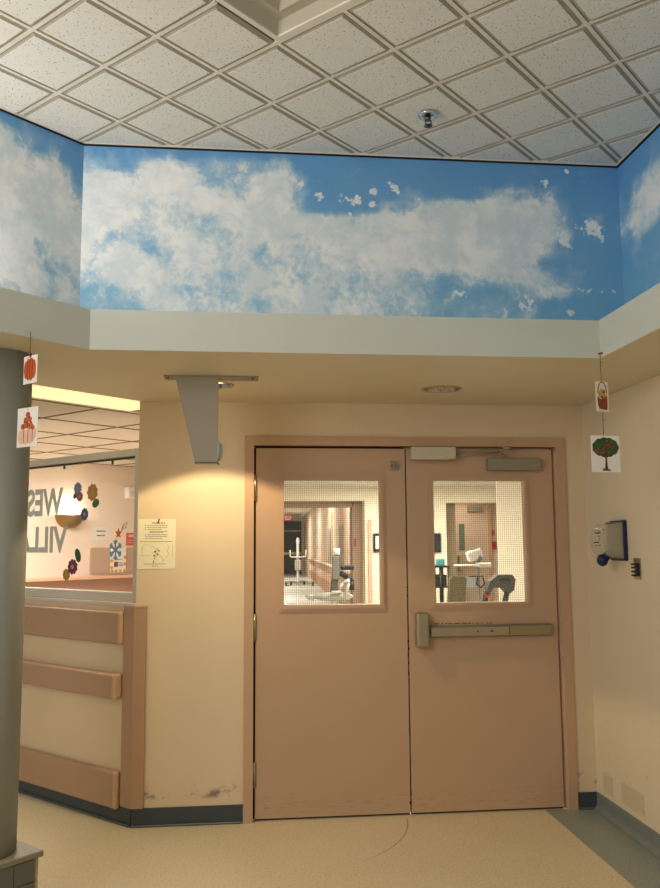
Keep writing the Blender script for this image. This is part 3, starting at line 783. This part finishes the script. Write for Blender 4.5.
# ------------------------------------------------------------------ round column on its tiled plinth
t = thing('round_column', 'thick grey round column standing on a tiled plinth at the left', 'column', (-1.064, 3.850, .300))
mb = MB(); mb.cyl((0, 0, .002), (0, 0, ZS - .3 - .001), .152, n=72); mb.build('shaft', M_COL, t)
t = thing('column_plinth', 'square grey tiled plinth under the round column', 'plinth', (-1.080, 3.848, 0), 45)
h = .2015
mb = MB(); mb.box(-h, h, -h, h, .274, .299, .004); mb.build('cap', M_PTOP, t)
cf = .034
mb = MB(); hh = h - .0065
mb.prism([(-hh, -hh), (hh - cf, -hh), (hh, -hh + cf), (hh, hh - cf), (hh - cf, hh), (-hh, hh)], 0, .274); mb.build('core', M_GROUT, t)
mb = MB(); tz = .088
for k in range(4):
    z0, z1 = .274 - (k + 1) * tz + .0015, .274 - k * tz - .0015
    z0 = max(z0, .001)
    if z1 <= z0: continue
    x = hh - cf - .001
    while x > -hh: 
        x0 = max(x - .094, -hh); mb.box(x0 + .0015, x - .0015, -hh - .006, -hh + .004, z0, z1, .0015); x -= .094
mb.build('front_tiles', M_STONE, t)
mb = MB()
for k in range(4):
    z0, z1 = max(.274 - (k + 1) * tz + .0015, .001), .274 - k * tz - .0015
    if z1 <= z0: continue
    mb.X = Matrix.Translation((hh - cf / 2, -hh + cf / 2, 0)) @ Matrix.Rotation(math.radians(-45), 4, 'Z') @ Matrix.Rotation(PI / 2, 4, 'Z')
    mb.box(-cf * .707 + .001, cf * .707 - .001, -.006, .003, z0, z1, .0015)
    mb.X = Matrix.Identity(4)
    y = -hh + cf
    while y < hh: mb.box(hh - .004, hh + .006, y + .0015, min(y + .094, hh) - .0015, z0, z1, .0015); y += .094
mb.build('edge_tiles', M_STONE2, t)

# ------------------------------------------------------------------ hanging card mobiles
m_str = mat('brown string', (120, 92, 60), .8)
def mobile(name, label, loc, cards, zpin, segs, pin=True):
    t = thing(name, label, 'mobile', loc)
    for a, b_ in segs: mb = MB(); mb.cyl((a[0], a[1], a[2]), (b_[0], b_[1], b_[2]), .0016, n=6); mb.build('string', m_str, t)
    if pin:
        mb = MB(); mb.cyl((-.006, .006, zpin), (.012, -.002, zpin + .002), .0045, n=10); mb.ball((.014, -.002, zpin + .002), (.006, .006, .006), 10, 6); mb.build('push_pin', mat('red pin', (170, 20, 30), .4), t)
    out = []
    for x, z0, wd, hg, az in cards:
        X = Matrix.Translation((x, 0, z0)) @ Matrix.Rotation(math.radians(az), 4, 'Z')
        mb = MB(X); mb.box(-wd / 2, wd / 2, -.0008, .0008, 0, hg); out.append((mb.build('card', M_PAPER, t), X, wd, hg))
    return t, out
def art(parent, X, name, pieces, m, lift=0.):
    for k, (x, z, rx, rz) in enumerate(pieces):
        mb = MB(X); mb.disc((x, z), rx, rz, -.0010 - lift - .00008 * (k % 4), 16, .0008); mb.build(name, m, parent)
m_or = mat('pumpkin orange', (196, 88, 40), .6, var=.25, scale=60); m_od = mat('pumpkin crease', (104, 34, 20), .6)
m_pk = mat('pale pumpkin', (226, 182, 158), .6, var=.15, scale=60); m_gr = mat('leaf green', (46, 82, 42), .6, var=.4, scale=120)
m_rd = mat('apple red', (176, 44, 36), .5); m_br = mat('bark brown', (86, 48, 34), .7); m_yl = mat('pear yellow', (186, 170, 60), .6); m_bk = mat('basket brown', (140, 72, 44), .7, var=.4, scale=150)
# left: z measured from the ledge down
zb = 1.95
t, cs = mobile('hanging_pumpkin_mobile', 'string of two paper cards with pumpkins hanging beside the column', (-.838, 3.498, zb),
    [(.004, .256, .094, .114, -44), (.000, 0, .128, .158, -40)], .47,
    [((0, 0, .47), (0, 0, .36)), ((0, 0, .235), (0, 0, .145)), ((.0, 0, .185), (.014, 0, .180))], pin=False)
c1, X1, w1, h1 = cs[0]; X1 = X1 @ Matrix.Diagonal((1.12, 1, .96, 1))
for k, (x, rx) in enumerate(((-.026, .013), (-.012, .016), (.022, .014), (.006, .018))): art(c1, X1, 'pumpkin_rib', [(x, .060, rx, (.038, .047, .040, .049)[k])], m_or, k * .0001)
art(c1, X1, 'pumpkin_crease', [(-.016, .064, .0016, .044), (-.001, .066, .0016, .046), (.014, .064, .0016, .044)], m_od, .0012)
mb = MB(X1); mb.prism([(-.005, .112), (.004, .112), (.008, .128), (.001, .130)], -.002, -.001, 'y'); mb.build('stem', m_br, c1)
c2, X2, w2, h2 = cs[1]; X2 = X2 @ Matrix.Diagonal((1.22, 1, 1.06, 1))
art(c2, X2, 'pale_pumpkin', [(-.026, .040, .020, .030), (-.006, .036, .022, .028), (.018, .044, .022, .034), (.034, .050, .012, .026)], m_pk)
art(c2, X2, 'small_pumpkin', [(-.020, .078, .014, .011), (-.002, .082, .015, .012), (.016, .078, .015, .012), (.028, .072, .010, .009), (-.006, .103, .013, .010), (.010, .104, .013, .010), (.002, .122, .011, .011)], m_or)
art(c2, X2, 'leaf', [(-.014, .094, .006, .004), (.018, .092, .006, .004), (.000, .092, .005, .004), (.010, .112, .005, .003)], m_gr)
art(c2, X2, 'crease', [(-.016, .040, .001, .026), (.006, .040, .001, .026), (.028, .046, .001, .026), (-.018, .076, .001, .008), (.002, .080, .001, .009), (.014, .078, .001, .009), (.003, .122, .001, .008)], m_od, .0008)
# right
zb = 1.871
t, cs = mobile('hanging_harvest_mobile', 'string with fruit basket card above apple tree card, hung from red pin', (1.641, 3.690, zb),
    [(.001, .275, .076, .138, 20), (.006, 0, .140, .166, 4)], .544,
    [((0, 0, .544), (0, 0, .415)), ((0, 0, .270), (0, 0, .160)), ((.0, 0, .505), (.012, 0, .500)), ((0, 0, .24), (.008, 0, .235))])
c1, X1, w1, h1 = cs[0]
mb = MB(X1); mb.prism([(-.028, .068), (-.028, .03), (-.018, .012), (.024, .008), (.028, .03), (.028, .075), (.010, .060), (-.012, .056)], -.0024, -.0010, 'y'); mb.build('basket', m_bk, c1)
mb = MB(X1); pts = [(.026 * math.cos(a), -.0016, .085 + .050 * math.sin(a)) for a in [PI * k / 12 for k in range(13)]]; mb.tube(pts, .0020, 6); mb.build('basket_handle', m_bk, c1)
art(c1, X1, 'pear', [(-.012, .078, .012, .015), (.013, .072, .011, .013), (-.004, .096, .009, .009)], m_yl)
art(c1, X1, 'apple', [(.008, .092, .010, .009), (.000, .066, .008, .008)], m_rd)
c2, X2, w2, h2 = cs[1]
pz = [(0, .118, .040, .034)] + [(.043 * math.cos(a), .112 + .026 * math.sin(a), .022, .020) for a in [2 * PI * k / 11 for k in range(11)]]
art(c2, X2, 'leaf_cluster', pz, m_gr)
mb = MB(X2); mb.prism([(-.006, .010), (.008, .010), (.005, .050), (.005, .085), (-.003, .085), (-.003, .050)], -.0020, -.0010, 'y')
mb.tube([(.001, -.0016, .062), (.018, -.0016, .080)], .0016, 6); mb.tube([(.001, -.0016, .062), (-.018, -.0016, .082)], .0016, 6)
mb.prism([(-.018, .006), (.020, .006), (.024, .010), (.010, .014), (-.010, .014)], -.0022, -.0010, 'y'); mb.build('trunk', m_br, c2)
ap = [(random.uniform(-.055, .055), random.uniform(.086, .142), .0042, .0042) for k in range(17)] + [(-.014, .013, .004, .004)]
art(c2, X2, 'apple', ap, m_rd, .0008)

# ------------------------------------------------------------------ taped notice on the door wall
t = thing('evacuation_notice', 'cream paper notice with text lines and floor plan, taped beside the window', 'notice', (-.466, DD - .0005, 1.420))
m_nt = mat('cream paper', (236, 230, 202), .7)
mb = MB(); mb.prism([(-.109, 0), (.107, .002), (.107, .150), (.108, .288), (-.107, .287), (-.108, .150)], -.0015, 0, 'y'); mb.build('sheet', m_nt, t)
m_ink = mat('dark ink', (70, 60, 60), .7); m_red = mat('red ink', (190, 70, 50), .7)
mb = MB()
for x in (-.030, -.018, -.005, .008, .022, .036): mb.box(x, x + .009, -.0022, -.0016, .261, .267)
for z in (.249, .237, .226, .196): mb.box(-.070, -.063, -.0022, -.0016, z, z + .004)
mb.build('red_heading', m_red, t)
mb = MB()
for z, x0, x1 in ((.249, -.055, .060), (.237, -.055, .058), (.226, -.055, .026), (.214, -.040, .060), (.208, -.046, .034), (.196, -.054, .060), (.186, -.066, .060), (.174, -.066, .032), (.156, -.094, .088), (.028, -.072, .050), (.016, -.026, .008)):
    x = x0
    while x < x1: l = random.uniform(.006, .018); mb.box(x, min(x + l, x1), -.0022, -.0016, z, z + .0028); x += l + .0035
mb.build('writing', m_ink, t)
mb = MB(); L_ = [((-.098, .076), (-.044, .076)), ((-.044, .076), (.010, .114)), ((.010, .114), (-.048, .140)), ((-.082, .130), (-.082, .076)), ((-.09, .125), (-.075, .125)), ((-.09, .112), (-.075, .112)), ((.010, .086), (.048, .044)), ((.062, .140), (.072, .122)), ((.072, .122), (.058, .104)), ((.058, .104), (.073, .086)), ((.073, .086), (.052, .066)), ((-.064, .144), (-.050, .138)), ((-.064, .144), (-.070, .132)), ((.0, .08), (-.022, .04)), ((.03, .05), (.04, .042)), ((.09, .14), (.09, .07))]
for a, b_ in L_: mb.cyl((a[0], -.0018, a[1]), (b_[0], -.0018, b_[1]), .0007, n=4, smooth=False)
mb.build('floor_plan', mat('plan line', (150, 140, 110), .7), t)
mb = MB(); mb.disc((0, .088), .007, .007, -.0018, 10); mb.build('yellow_marker', mat('marker yellow', (240, 200, 40), .6), t)
mb = MB(); mb.disc((.006, .082), .004, .005, -.0019, 8); mb.build('red_marker', m_red, t)
mb = MB(); mb.disc((-.008, .100), .005, .005, -.0018, 8); mb.disc((.012, .104), .004, .004, -.0018, 8); mb.disc((-.014, .076), .005, .005, -.0018, 8); mb.disc((-.01, .06), .003, .004, -.0018, 8); mb.disc((-.016, .04), .003, .005, -.0018, 8); mb.build('black_marker', M_BLACK, t)
mb = MB(); mb.cyl((.004, -.002, .262), (.012, -.012, .284), .003, n=8); mb.ball((.012, -.012, .284), (.005, .005, .005), 8, 6); mb.build('push_pin', mat('dark red pin', (130, 24, 24), .4), t)

# ------------------------------------------------------------------ dispenser and key plate on the right wall (local: x toward the viewer along the wall, -y into the hall)
t = thing('wipe_dispenser', 'clear dome dispenser with navy back plate and blue knob on right wall', 'dispenser', (XR - .001, 4.60, 1.455), -90)
m_nv = mat('navy plastic', (20, 28, 76), .35); m_clear = glass_mat('smoky plastic', (.86, .85, .80, 1))
mb = MB(); mb.box(-.09, .09, -.022, 0, 0, .222, .005, 2); mb.build('back_plate', m_nv, t)
mb = MB(); mb.box(-.07, .07, -.045, -.022, .03, .19, .006, 2); mb.build('inner_plate', mat('grey liner', (140, 132, 116), .4), t)
mb = MB(); mb.box(-.08, .08, -.05, -.022, .200, .214, .004); mb.build('top_flange', mat('dark liner', (90, 84, 72), .4), t)
mb = MB(); mb.box(-.08, .08, -.05, -.022, .010, .022, .004); mb.build('bottom_flange', mat('dark liner', (90, 84, 72), .4), t)
# domed cover: rounded box profile extruded
mb = MB(); pr = [(-.022, .012)] + [(-.08 - .065 * math.sin(a), .112 - .090 * math.cos(a)) for a in [PI * k / 14 for k in range(15)]] + [(-.022, .212)]
mb.prism(pr, -.082, .082, 'x')
mb.build('clear_cover', half_clear('frosted cover', (206, 198, 176), .42), t)
mb = MB()
for k in range(22):
    z = random.choice((.165, .150, .132, .115, .098, .082)); x = random.uniform(-.02, .09); zz = (z - .112) / .09
    y = -.08 - .065 * math.sqrt(max(0, 1 - zz * zz)) - .002
    mb.box(x, x + random.uniform(.004, .012), y, y + .003, z, z + .006)
mb.build('label_print', M_BLACK, t)
mb = MB(); mb.ball((.02, -.118, .004), (.034, .030, .034), 20, 14); mb.cyl((.02, -.118, .010), (.02, -.085, .018), .02, .016); mb.build('knob', m_nv, t)
mb = MB(); mb.cyl((.02, -.10, .03), (.02, -.07, .045), .018); mb.build('green_valve', mat('green plastic', (60, 130, 100), .4), t)
t = thing('key_plate', 'small metal wall plate with black comb shaped clip, right of the dispenser', 'wall plate', (XR - .001, 4.405, 1.360), -90)
mb = MB(); mb.box(-.040, .040, -.004, 0, 0, .112, .001); mb.build('plate', M_STEEL, t)
mb = MB(); mb.box(.004, .028, -.016, -.004, .018, .086); 
for z in (.080, .063, .042, .022): mb.box(-.030, .006, -.024, -.004, z - .006, z + .004)
mb.build('clip', M_BLACK, t)
mb = MB(); mb.cyl((-.015, -.004, .1), (-.015, -.006, .1), .003, n=8); mb.cyl((.02, -.004, .095), (.02, -.006, .095), .003, n=8); mb.build('screw', M_BLACK, t)

# ------------------------------------------------------------------ the ward beyond the doors
m_wcream = mat('ward cream wall', (240, 227, 204), .6); m_wpink = mat('ward pinkish wall', (224, 200, 178), .6)
m_wbrown = mat('ward tan trim', (196, 150, 116), .5)
WY = 16.0; WC = 2.62
b = MB(); b.box(-.40, .5, WY, WY + .35, 0, WC); b.box(.5, 2.37, WY, WY + .35, 2.36, WC); b.box(2.37, 3.93, WY, WY + .35, 0, WC); b.box(3.93, 5.4, WY, WY + .35, 2.32, WC); b.box(5.4, 9, WY, WY + .35, 0, WC)
struct(b.build('wall_back', m_wcream))
b = MB(); b.box(-.40, 9, DD + .142, WY, WC, WC + .05); b.box(3.2, 9, WY, 18.5, 2.9, 2.95); struct(b.build('ceiling_ward', mat('ward ceiling', (206, 202, 188), .8, var=.08, scale=3)))
b = MB(); b.box(3.70, 9, 12, 12.04, 0, WC); b.box(3.68, 3.98, 12.3, 13.0, 0, WC) if False else None; struct(b.build('wall_right_ward', m_wcream))
b = MB(); b.box(8.9, 9, DD + .15, 60, 0, 3); b.box(-.47, -.40, 10.2, WY, 0, WC + .05); struct(b.build('wall_side_ward', m_wpink))
# light troffer
t = thing('ward_troffer', 'pale blue white ceiling light seen at top of left door pane', 'ceiling light', (1.7, 13.2, WC - .03))
mb = MB(); mb.box(-.7, .3, -.6, .6, 0, .029); mb.build('frame', M_GREY, t)
mb = MB(); mb.box(-.68, .28, -.58, .58, -.004, 0); mb.build('lens', mat('cool lens', (220, 232, 240), .5, emit=(214, 228, 240), estr=.7), t)
# corridor shell
b = MB(); 
b.prism([(2.42, 16.35), (2.81, 28), (3.42, 45.0), (3.6, 45.0), (3.0, 28), (2.6, 16.35)], 0, 3.0); struct(b.build('wall_corridor_right', m_wpink))
b = MB(); b.box(-1.6, -1.5, 16.35, 45, 0, 3.0); b.box(-1.6, -.3, 16.35, 16.45, 0, 3); struct(b.build('wall_corridor_left', m_wpink))
b = MB(); b.box(-1.6, 3.2, 16.36, 45, 3.0, 3.05); struct(b.build('ceiling_corridor', mat('corridor ceiling', (232, 226, 206), .8)))
b = MB(); b.box(-1.6, 3.6, 45, 45.2, 0, 3.05); struct(b.build('wall_corridor_end', m_wcream))
m_dk = mat('dark green door', (62, 66, 54), .5)
for x0 in (1.75,):
    mb = MB(); mb.box(x0, 3.30, 44.93, 44.995, .0, 2.72); o = struct(mb.build('door_3', m_dk))
    mb = MB(); mb.box(x0, 3.3, 44.90, 44.93, 1.00, 1.12); mb.box(x0, 3.3, 44.90, 44.93, 2.2, 2.24); mb.build('exit_bar', M_STEEL, o)
t = thing('lit_sign', 'small red lit sign glowing above the dark doors down the corridor', 'sign', (2.30, 40, 2.76))
mb = MB(); mb.box(-.13, .13, -.04, .04, -.08, .09); mb.build('housing', M_PAPER, t)
mb = MB(); mb.box(-.11, .11, -.05, -.041, -.06, .07); mb.build('red_face', mat('red sign face', (220, 40, 40), .5, emit=(230, 50, 50), estr=.9), t)
# frame in the ward opening (inner recess)
b = MB(); b.box(2.18, 2.42, WY + .35, WY + .75, 0, 3.0); b.box(-.4, 2.2, WY + .35, WY + .75, 2.26, 3.0)
struct(b.build('trim_4', mat('ward frame brown', (150, 126, 104), .6)))
# corridor rails and doors along its right wall
def cw(y): 
    return 2.42 + (y - 16.35) * (2.81 - 2.42) / 11.65 if y < 28 else 2.81 + (y - 28) * .61 / 17
t = thing('corridor_handrail', 'white topped handrail running down the right corridor wall', 'rail', (0, 0, 0))
def strip(z0, z1, off, th, segs):
    mb = MB()
    for a, b_ in segs: mb.prism([(cw(a) - off, a), (cw(b_) - off, b_), (cw(b_) - off - th, b_), (cw(a) - off - th, a)], z0, z1)
    return mb
SG = [(17.0, 20.2), (22.0, 28), (28, 38)]
strip(.90, .96, .03, .05, SG).build('rail', mat('pale rail top', (240, 230, 214), .4), t)
strip(.74, .90, .0, .05, SG).build('lower_rail', m_wbrown, t)
t = thing('corridor_bumper', 'tan bumper band low on the right corridor wall', 'rail', (0, 0, 0))
strip(.12, .42, .001, .03, SG).build('band', m_wbrown, t)
for k, (y0, y1) in enumerate(((20.4, 21.7), (24.5, 25.8))):
    mb = MB(); mb.prism([(cw(y0) - .001, y0), (cw(y1) - .001, y1), (cw(y1) - .03, y1), (cw(y0) - .03, y0)], 0, 2.45)
    o = struct(mb.build('door_%d' % (4 + k), mat('corridor door', (212, 178, 150), .6)))
    mb = MB(); mb.prism([(cw(y0) - .031, y0 + .25), (cw(y0) - .031, y1 - .35), (cw(y0) - .045, y1 - .35), (cw(y0) - .045, y0 + .25)], 1.0, 2.0); mb.build('vision_panel', M_GREY, o)
t = thing('corridor_post', 'tan door edge standing against the wall at right of the left pane', 'door', (2.45, WY - .04, 0))
mb = MB(); mb.box(-.03, .04, -.03, .0, .0, 2.0); mb.build('edge', mat('tan door edge', (206, 170, 142), .5), t)
t = thing('wall_phone', 'black wall phone holder on the wall right of the corridor opening', 'wall phone', (2.60, WY - .001, 1.40))
mb = MB(); mb.box(-.08, .07, -.06, 0, 0, .34, .01); mb.build('cradle', M_BLACK, t)
mb = MB(); mb.box(-.045, .02, -.085, -.06, .05, .29, .01); mb.build('handset', M_PAPER, t)
t = thing('wall_monitor', 'black wall box beside the alcove at left of right pane', 'wall monitor', (3.74, WY - .001, 1.38))
mb = MB(); mb.box(-.07, .07, -.05, 0, 0, .36, .01); mb.build('case', M_BLACK, t)
mb = MB(); mb.box(-.055, .055, -.053, -.05, .02, .33); mb.build('screen', mat('dark screen', (30, 40, 52), .2), t)
t = thing('fire_pull', 'small red fire alarm pull on the alcove wall', 'alarm', (2.19, WY + .348, 1.5))
mb = MB(); mb.box(.02, .06, -.03, 0, 0, .15); mb.build('case', mat('dull red', (150, 50, 40), .4), t)
# alcove with closed door
b = MB(); b.box(3.2, 9, 17.6, 17.7, 0, 2.95); struct(b.build('wall_alcove', m_wpink))
mb = MB(); mb.box(4.45, 5.20, 17.53, 17.595, .01, 2.34); o = struct(mb.build('door_6', mat('ward door', (200, 172, 150), .5)))
mb = MB(); mb.box(4.57, 4.69, 17.522, 17.53, 1.40, 1.95); mb.build('vision_panel', mat('green grey glass', (96, 108, 92), .2), o)
mb = MB(); mb.box(4.76, 5.06, 17.46, 17.53, 2.20, 2.30, .01); mb.build('door_closer', M_STEEL2, o)
mb = MB(); mb.box(4.52, 4.62, 17.42, 17.53, .98, 1.30, .02); mb.box(4.62, 5.15, 17.47, 17.53, 1.08, 1.18); mb.build('exit_bar', M_STEEL, o)
b = MB(); b.box(4.36, 4.45, 17.50, 17.6, 0, 2.42); b.box(4.36, 5.26, 17.50, 17.6, 2.34, 2.42); b.box(5.20, 5.26, 17.50, 17.6, 0, 2.34); struct(b.build('trim_5', m_wbrown))
b = MB(); b.box(3.93, 4.20, WY + .35, 17.6, 0, 2.9); struct(b.build('wall_alcove_left', mat('ward olive wall', (150, 132, 104), .6)))
t = thing('fire_alarm', 'red fire alarm station with pull, right of the alcove door', 'alarm', (5.31, 17.6, 1.42))
mb = MB(); mb.box(-.04, .06, -.05, 0, 0, .16, .005); mb.build('pull_station', mat('alarm red', (190, 40, 34), .4), t)
mb = MB(); mb.box(-.04, .04, -.03, 0, .28, .40, .005); mb.build('sounder', mat('alarm light red', (214, 90, 70), .4), t)

# patient lift far down the corridor
t = thing('mobile_sling_lift', 'white mobile lift with U handles standing far down the corridor', 'patient lift', (2.28, 33.0, 0))
m_wh = mat('white enamel', (236, 234, 226), .4); m_lg = mat('light grey enamel', (184, 180, 168), .45)
mb = MB(); mb.box(-.05, .05, -.05, .05, .10, 1.62, .02); mb.ball((0, 0, 1.64), (.07, .06, .16), 14, 10); mb.build('mast', m_wh, t)
mb = MB(); mb.tube([(-.30, -.1, 1.32), (-.30, -.1, 1.10), (-.24, -.1, 1.05), (.24, -.1, 1.05), (.30, -.1, 1.10), (.31, -.1, 1.32)], .028, 10); mb.build('handlebar', m_wh, t)
mb = MB(); mb.box(-.12, .12, -.16, -.05, .55, .95, .02); mb.build('battery_box', m_lg, t)
mb = MB(); mb.tube([(-.50, -.9, .12), (-.3, .1, .12), (.3, .1, .12), (.50, -.9, .12)], .05); mb.build('base', m_lg, t)
for x in (-.50, .50):
    for y in (-.9, .1):
        mb = MB(); mb.cyl((x * (1 if y < 0 else .5) - .03, y, .07), (x * (1 if y < 0 else .5) + .03, y, .07), .07); mb.build('caster', M_BLACK, t)

# sit-to-stand hoist in the ward, left pane
t = thing('standing_hoist', 'grey standing hoist with padded beam and upright battery mast in left pane', 'patient lift', (1.68, 15.0, 0))
mb = MB(); mb.box(-.05, .07, -.06, .06, .70, 1.36, .015)
for v in mb.bm.verts: v.co.x += .10 * (v.co.z - 1.0) - .0
mb.build('mast', mat('dark grey plastic', (84, 82, 74), .5), t)
mb = MB(); mb.box(-.055, .075, -.09, -.06, .93, 1.34, .015); mb.build('battery_cover', mat('mid grey plastic', (110, 108, 98), .45), t)
mb = MB(); mb.cyl((.03, 0, 1.36), (.03, 0, 1.47), .065, n=20); mb.build('cap', m_wh, t)
mb = MB(); mb.box(.10, .34, -.06, .04, 1.10, 1.18, .02); mb.tube([(.09, 0, 1.05), (.20, 0, .98), (.30, 0, .90), (.30, 0, .75)], .045); mb.build('actuator', M_BLACK, t)
mb = MB(); mb.ball((-.03, 0, .645), (.36, .14, .075), 24, 12); mb.box(-.26, .26, -.11, .11, .58, .71, .03, 2); mb.build('padded_beam', mat('grey padding', (164, 160, 146), .5), t)
mb = MB(); mb.tube([(-.36, 0, .645), (-.50, 0, .67), (-.46, 0, .615), (-.36, 0, .605)], .022); mb.build('hook', m_lg, t)
mb = MB(); mb.tube([(.06, -.15, .75), (.12, -.15, .88), (.22, -.15, .93), (.23, -.15, .87), (.16, -.15, .66)], .024); mb.box(-.08, .1, -.18, -.12, .71, .75, .01); mb.build('arm_rest', m_lg, t)
mb = MB(); mb.box(-.06, .06, -.06, .06, .12, .62, .02); mb.tube([(-.45, -.35, .1), (0, 0, .12), (.45, -.35, .1)], .04); mb.build('base', m_lg, t)
for x in (-.45, .45):
    mb = MB(); mb.cyl((x - .025, -.35, .05), (x + .025, -.35, .05), .05); mb.build('caster', M_BLACK, t)

# vital signs monitor, right pane
t = thing('vital_signs_monitor', 'white vital signs monitor on a wheeled pole in the right pane', 'medical monitor', (3.93, 14.0, 0), 0)
mb = MB(Matrix.Translation((-.03, 0, 1.35)) @ Matrix.Rotation(math.radians(-18), 4, 'Y')); mb.box(-.12, .13, -.07, .09, -.08, .09, .03, 2); mb.build('monitor', mat('soft white enamel', (206, 203, 194), .4), t)
mb = MB(Matrix.Translation((-.03, 0, 1.35)) @ Matrix.Rotation(math.radians(-18), 4, 'Y')); mb.box(-.03, .10, -.05, .05, .09, .095, .002); mb.build('screen', mat('grey screen', (120, 134, 140), .2), t)
mb = MB(); mb.cyl((.04, 0, .12), (.04, 0, 1.29), .02); mb.build('pole', M_STEEL2, t)
mb = MB(); mb.box(-.36, .0, -.10, .10, 1.17, 1.20, .01); mb.box(.0, .24, -.10, .10, 1.155, 1.23, .02); mb.build('tray', mat('soft white enamel', (206, 203, 194), .4), t)
mb = MB(); mb.box(.02, .06, -.04, .04, 1.22, 1.28); mb.ball((.05, -.04, 1.31), (.05, .04, .05), 12, 8); mb.build('pulse_clip', mat('slate plastic', (90, 104, 116), .4), t)
mb = MB(); mb.box(-.12, .12, -.03, .05, 1.00, 1.015, .002); mb.tube([(.0, -.06, 1.00), (-.02, -.08, .88), (.05, -.08, .82), (.11, -.08, .88), (.09, -.06, .99)], .012, 8); mb.build('cable', M_BLACK, t)
mb = MB(); mb.box(-.22, -.02, -.06, .06, .82, 1.00, .02, 2); mb.build('storage_pouch', half_clear('clear blue pouch', (170, 180, 190), .7), t)
mb = MB()
for k in range(5):
    a = k * 2 * PI / 5; mb.tube([(.04, 0, .10), (.04 + .28 * math.cos(a), .28 * math.sin(a), .06)], .02)
mb.build('base', m_lg, t)
# dark lifting frame / walker
t = thing('dark_walker', 'dark grey padded walker frame standing before the cream wall, right pane', 'walker', (3.535, 11.5, 0), 0)
m_dg = mat('charcoal padding', (56, 54, 47), .55)
mb = MB()
mb.prism([(-.20, .90), (-.14, 1.04), (-.03, 1.12), (.17, 1.12), (.21, 1.06), (.19, .92), (.11, .86), (.03, .95), (-.10, .95), (-.16, .86)], -.09, .09, 'y'); mb.build('forearm_pad', m_dg, t)
mb = MB(); mb.box(-.02, .12, -.10, -.09, 1.04, 1.08, .003); mb.build('hand_slot', M_BLACK, t)
for x0, x1 in ((-.17, -.24), (.12, .02)):
    mb = MB(); mb.tube([(x0, 0, .92), ((x0 + x1) / 2, 0, .72), (x1, 0, .06)], .038, 12); lg = mb.build('leg', mat('black tube', (44, 42, 38), .4), t)
    mb = MB(); mb.cyl((x1 - .02, 0, .05), (x1 + .02, 0, .05), .05); mb.build('wheel', M_BLACK, lg)
mb = MB(); mb.tube([(-.2, 0, .35), (.08, 0, .35)], .025); mb.build('cross_bar', M_BLACK, t)
mb = MB(); mb.box(-.19, -.15, -.055, -.035, .82, .86); mb.build('red_tag', mat('alarm red', (190, 40, 34), .4), t)
# chair
t = thing('upholstered_chair', 'olive upholstered chair seen from its back in the right pane', 'chair', (3.33, 13.0, 0), 12)
m_ol = mat('olive speckled fabric', (98, 90, 64), .9, var=.35, scale=90); m_wd = mat('chair wood', (120, 78, 50), .5)
mb = MB(); mb.prism([(-.16, .48), (.10, .48), (.16, 1.0), (.13, 1.04), (-.08, 1.05), (-.12, 1.0)], -.04, .04, 'y'); mb.build('backrest', m_ol, t)
mb = MB(); mb.box(-.22, .22, .04, .50, .40, .48, .03, 2); mb.build('seat', m_ol, t)
for x in (-.2, .2):
    for y in (.06, .46):
        mb = MB(); mb.box(x - .02, x + .02, y - .02, y + .02, 0, .41); mb.build('leg', m_wd, t)
# supply cart
t = thing('supply_cart', 'black supply cart with shelves behind the olive chair', 'cart', (3.33, 14.6, 0), 0)
for z in (1.14, .80, .40):
    mb = MB(); mb.box(-.22, .24, -.25, .25, z, z + .035, .005); mb.build('shelf', M_BLACK, t)
for x in (-.2, .08, .22):
    for y in (-.22, .22):
        mb = MB(); mb.cyl((x, y, .06), (x, y, 1.14), .02); mb.build('post', M_BLACK, t)
for x in (-.2, .22):
    for y in (-.22, .22):
        mb = MB(); mb.cyl((x - .015, y, .032), (x + .015, y, .032), .032); mb.build('caster', M_BLACK, t)
mb = MB(); mb.box(-.19, .20, -.2, .2, .836, 1.02, .01); mb.build('black_bin', M_BLACK, t)
t = thing('tissue_box', 'teal tissue box on top of the black cart', 'box', (3.42, 14.45, 1.1755), 0)
mb = MB(); mb.box(-.055, .075, -.06, .06, 0, .11, .004); mb.build('carton', mat('teal card', (70, 150, 156), .6), t)
t = thing('wipes_tub', 'white tub of wipes on the cart beside the teal box', 'tub', (3.25, 14.45, 1.1755), 0)
mb = MB(); mb.cyl((0, 0, 0), (0, 0, .13), .055); mb.build('tub', m_wh, t)
mb = MB(); mb.cyl((0, 0, .13), (0, 0, .155), .057); mb.build('lid', mat('grey blue lid', (120, 140, 150), .5), t)
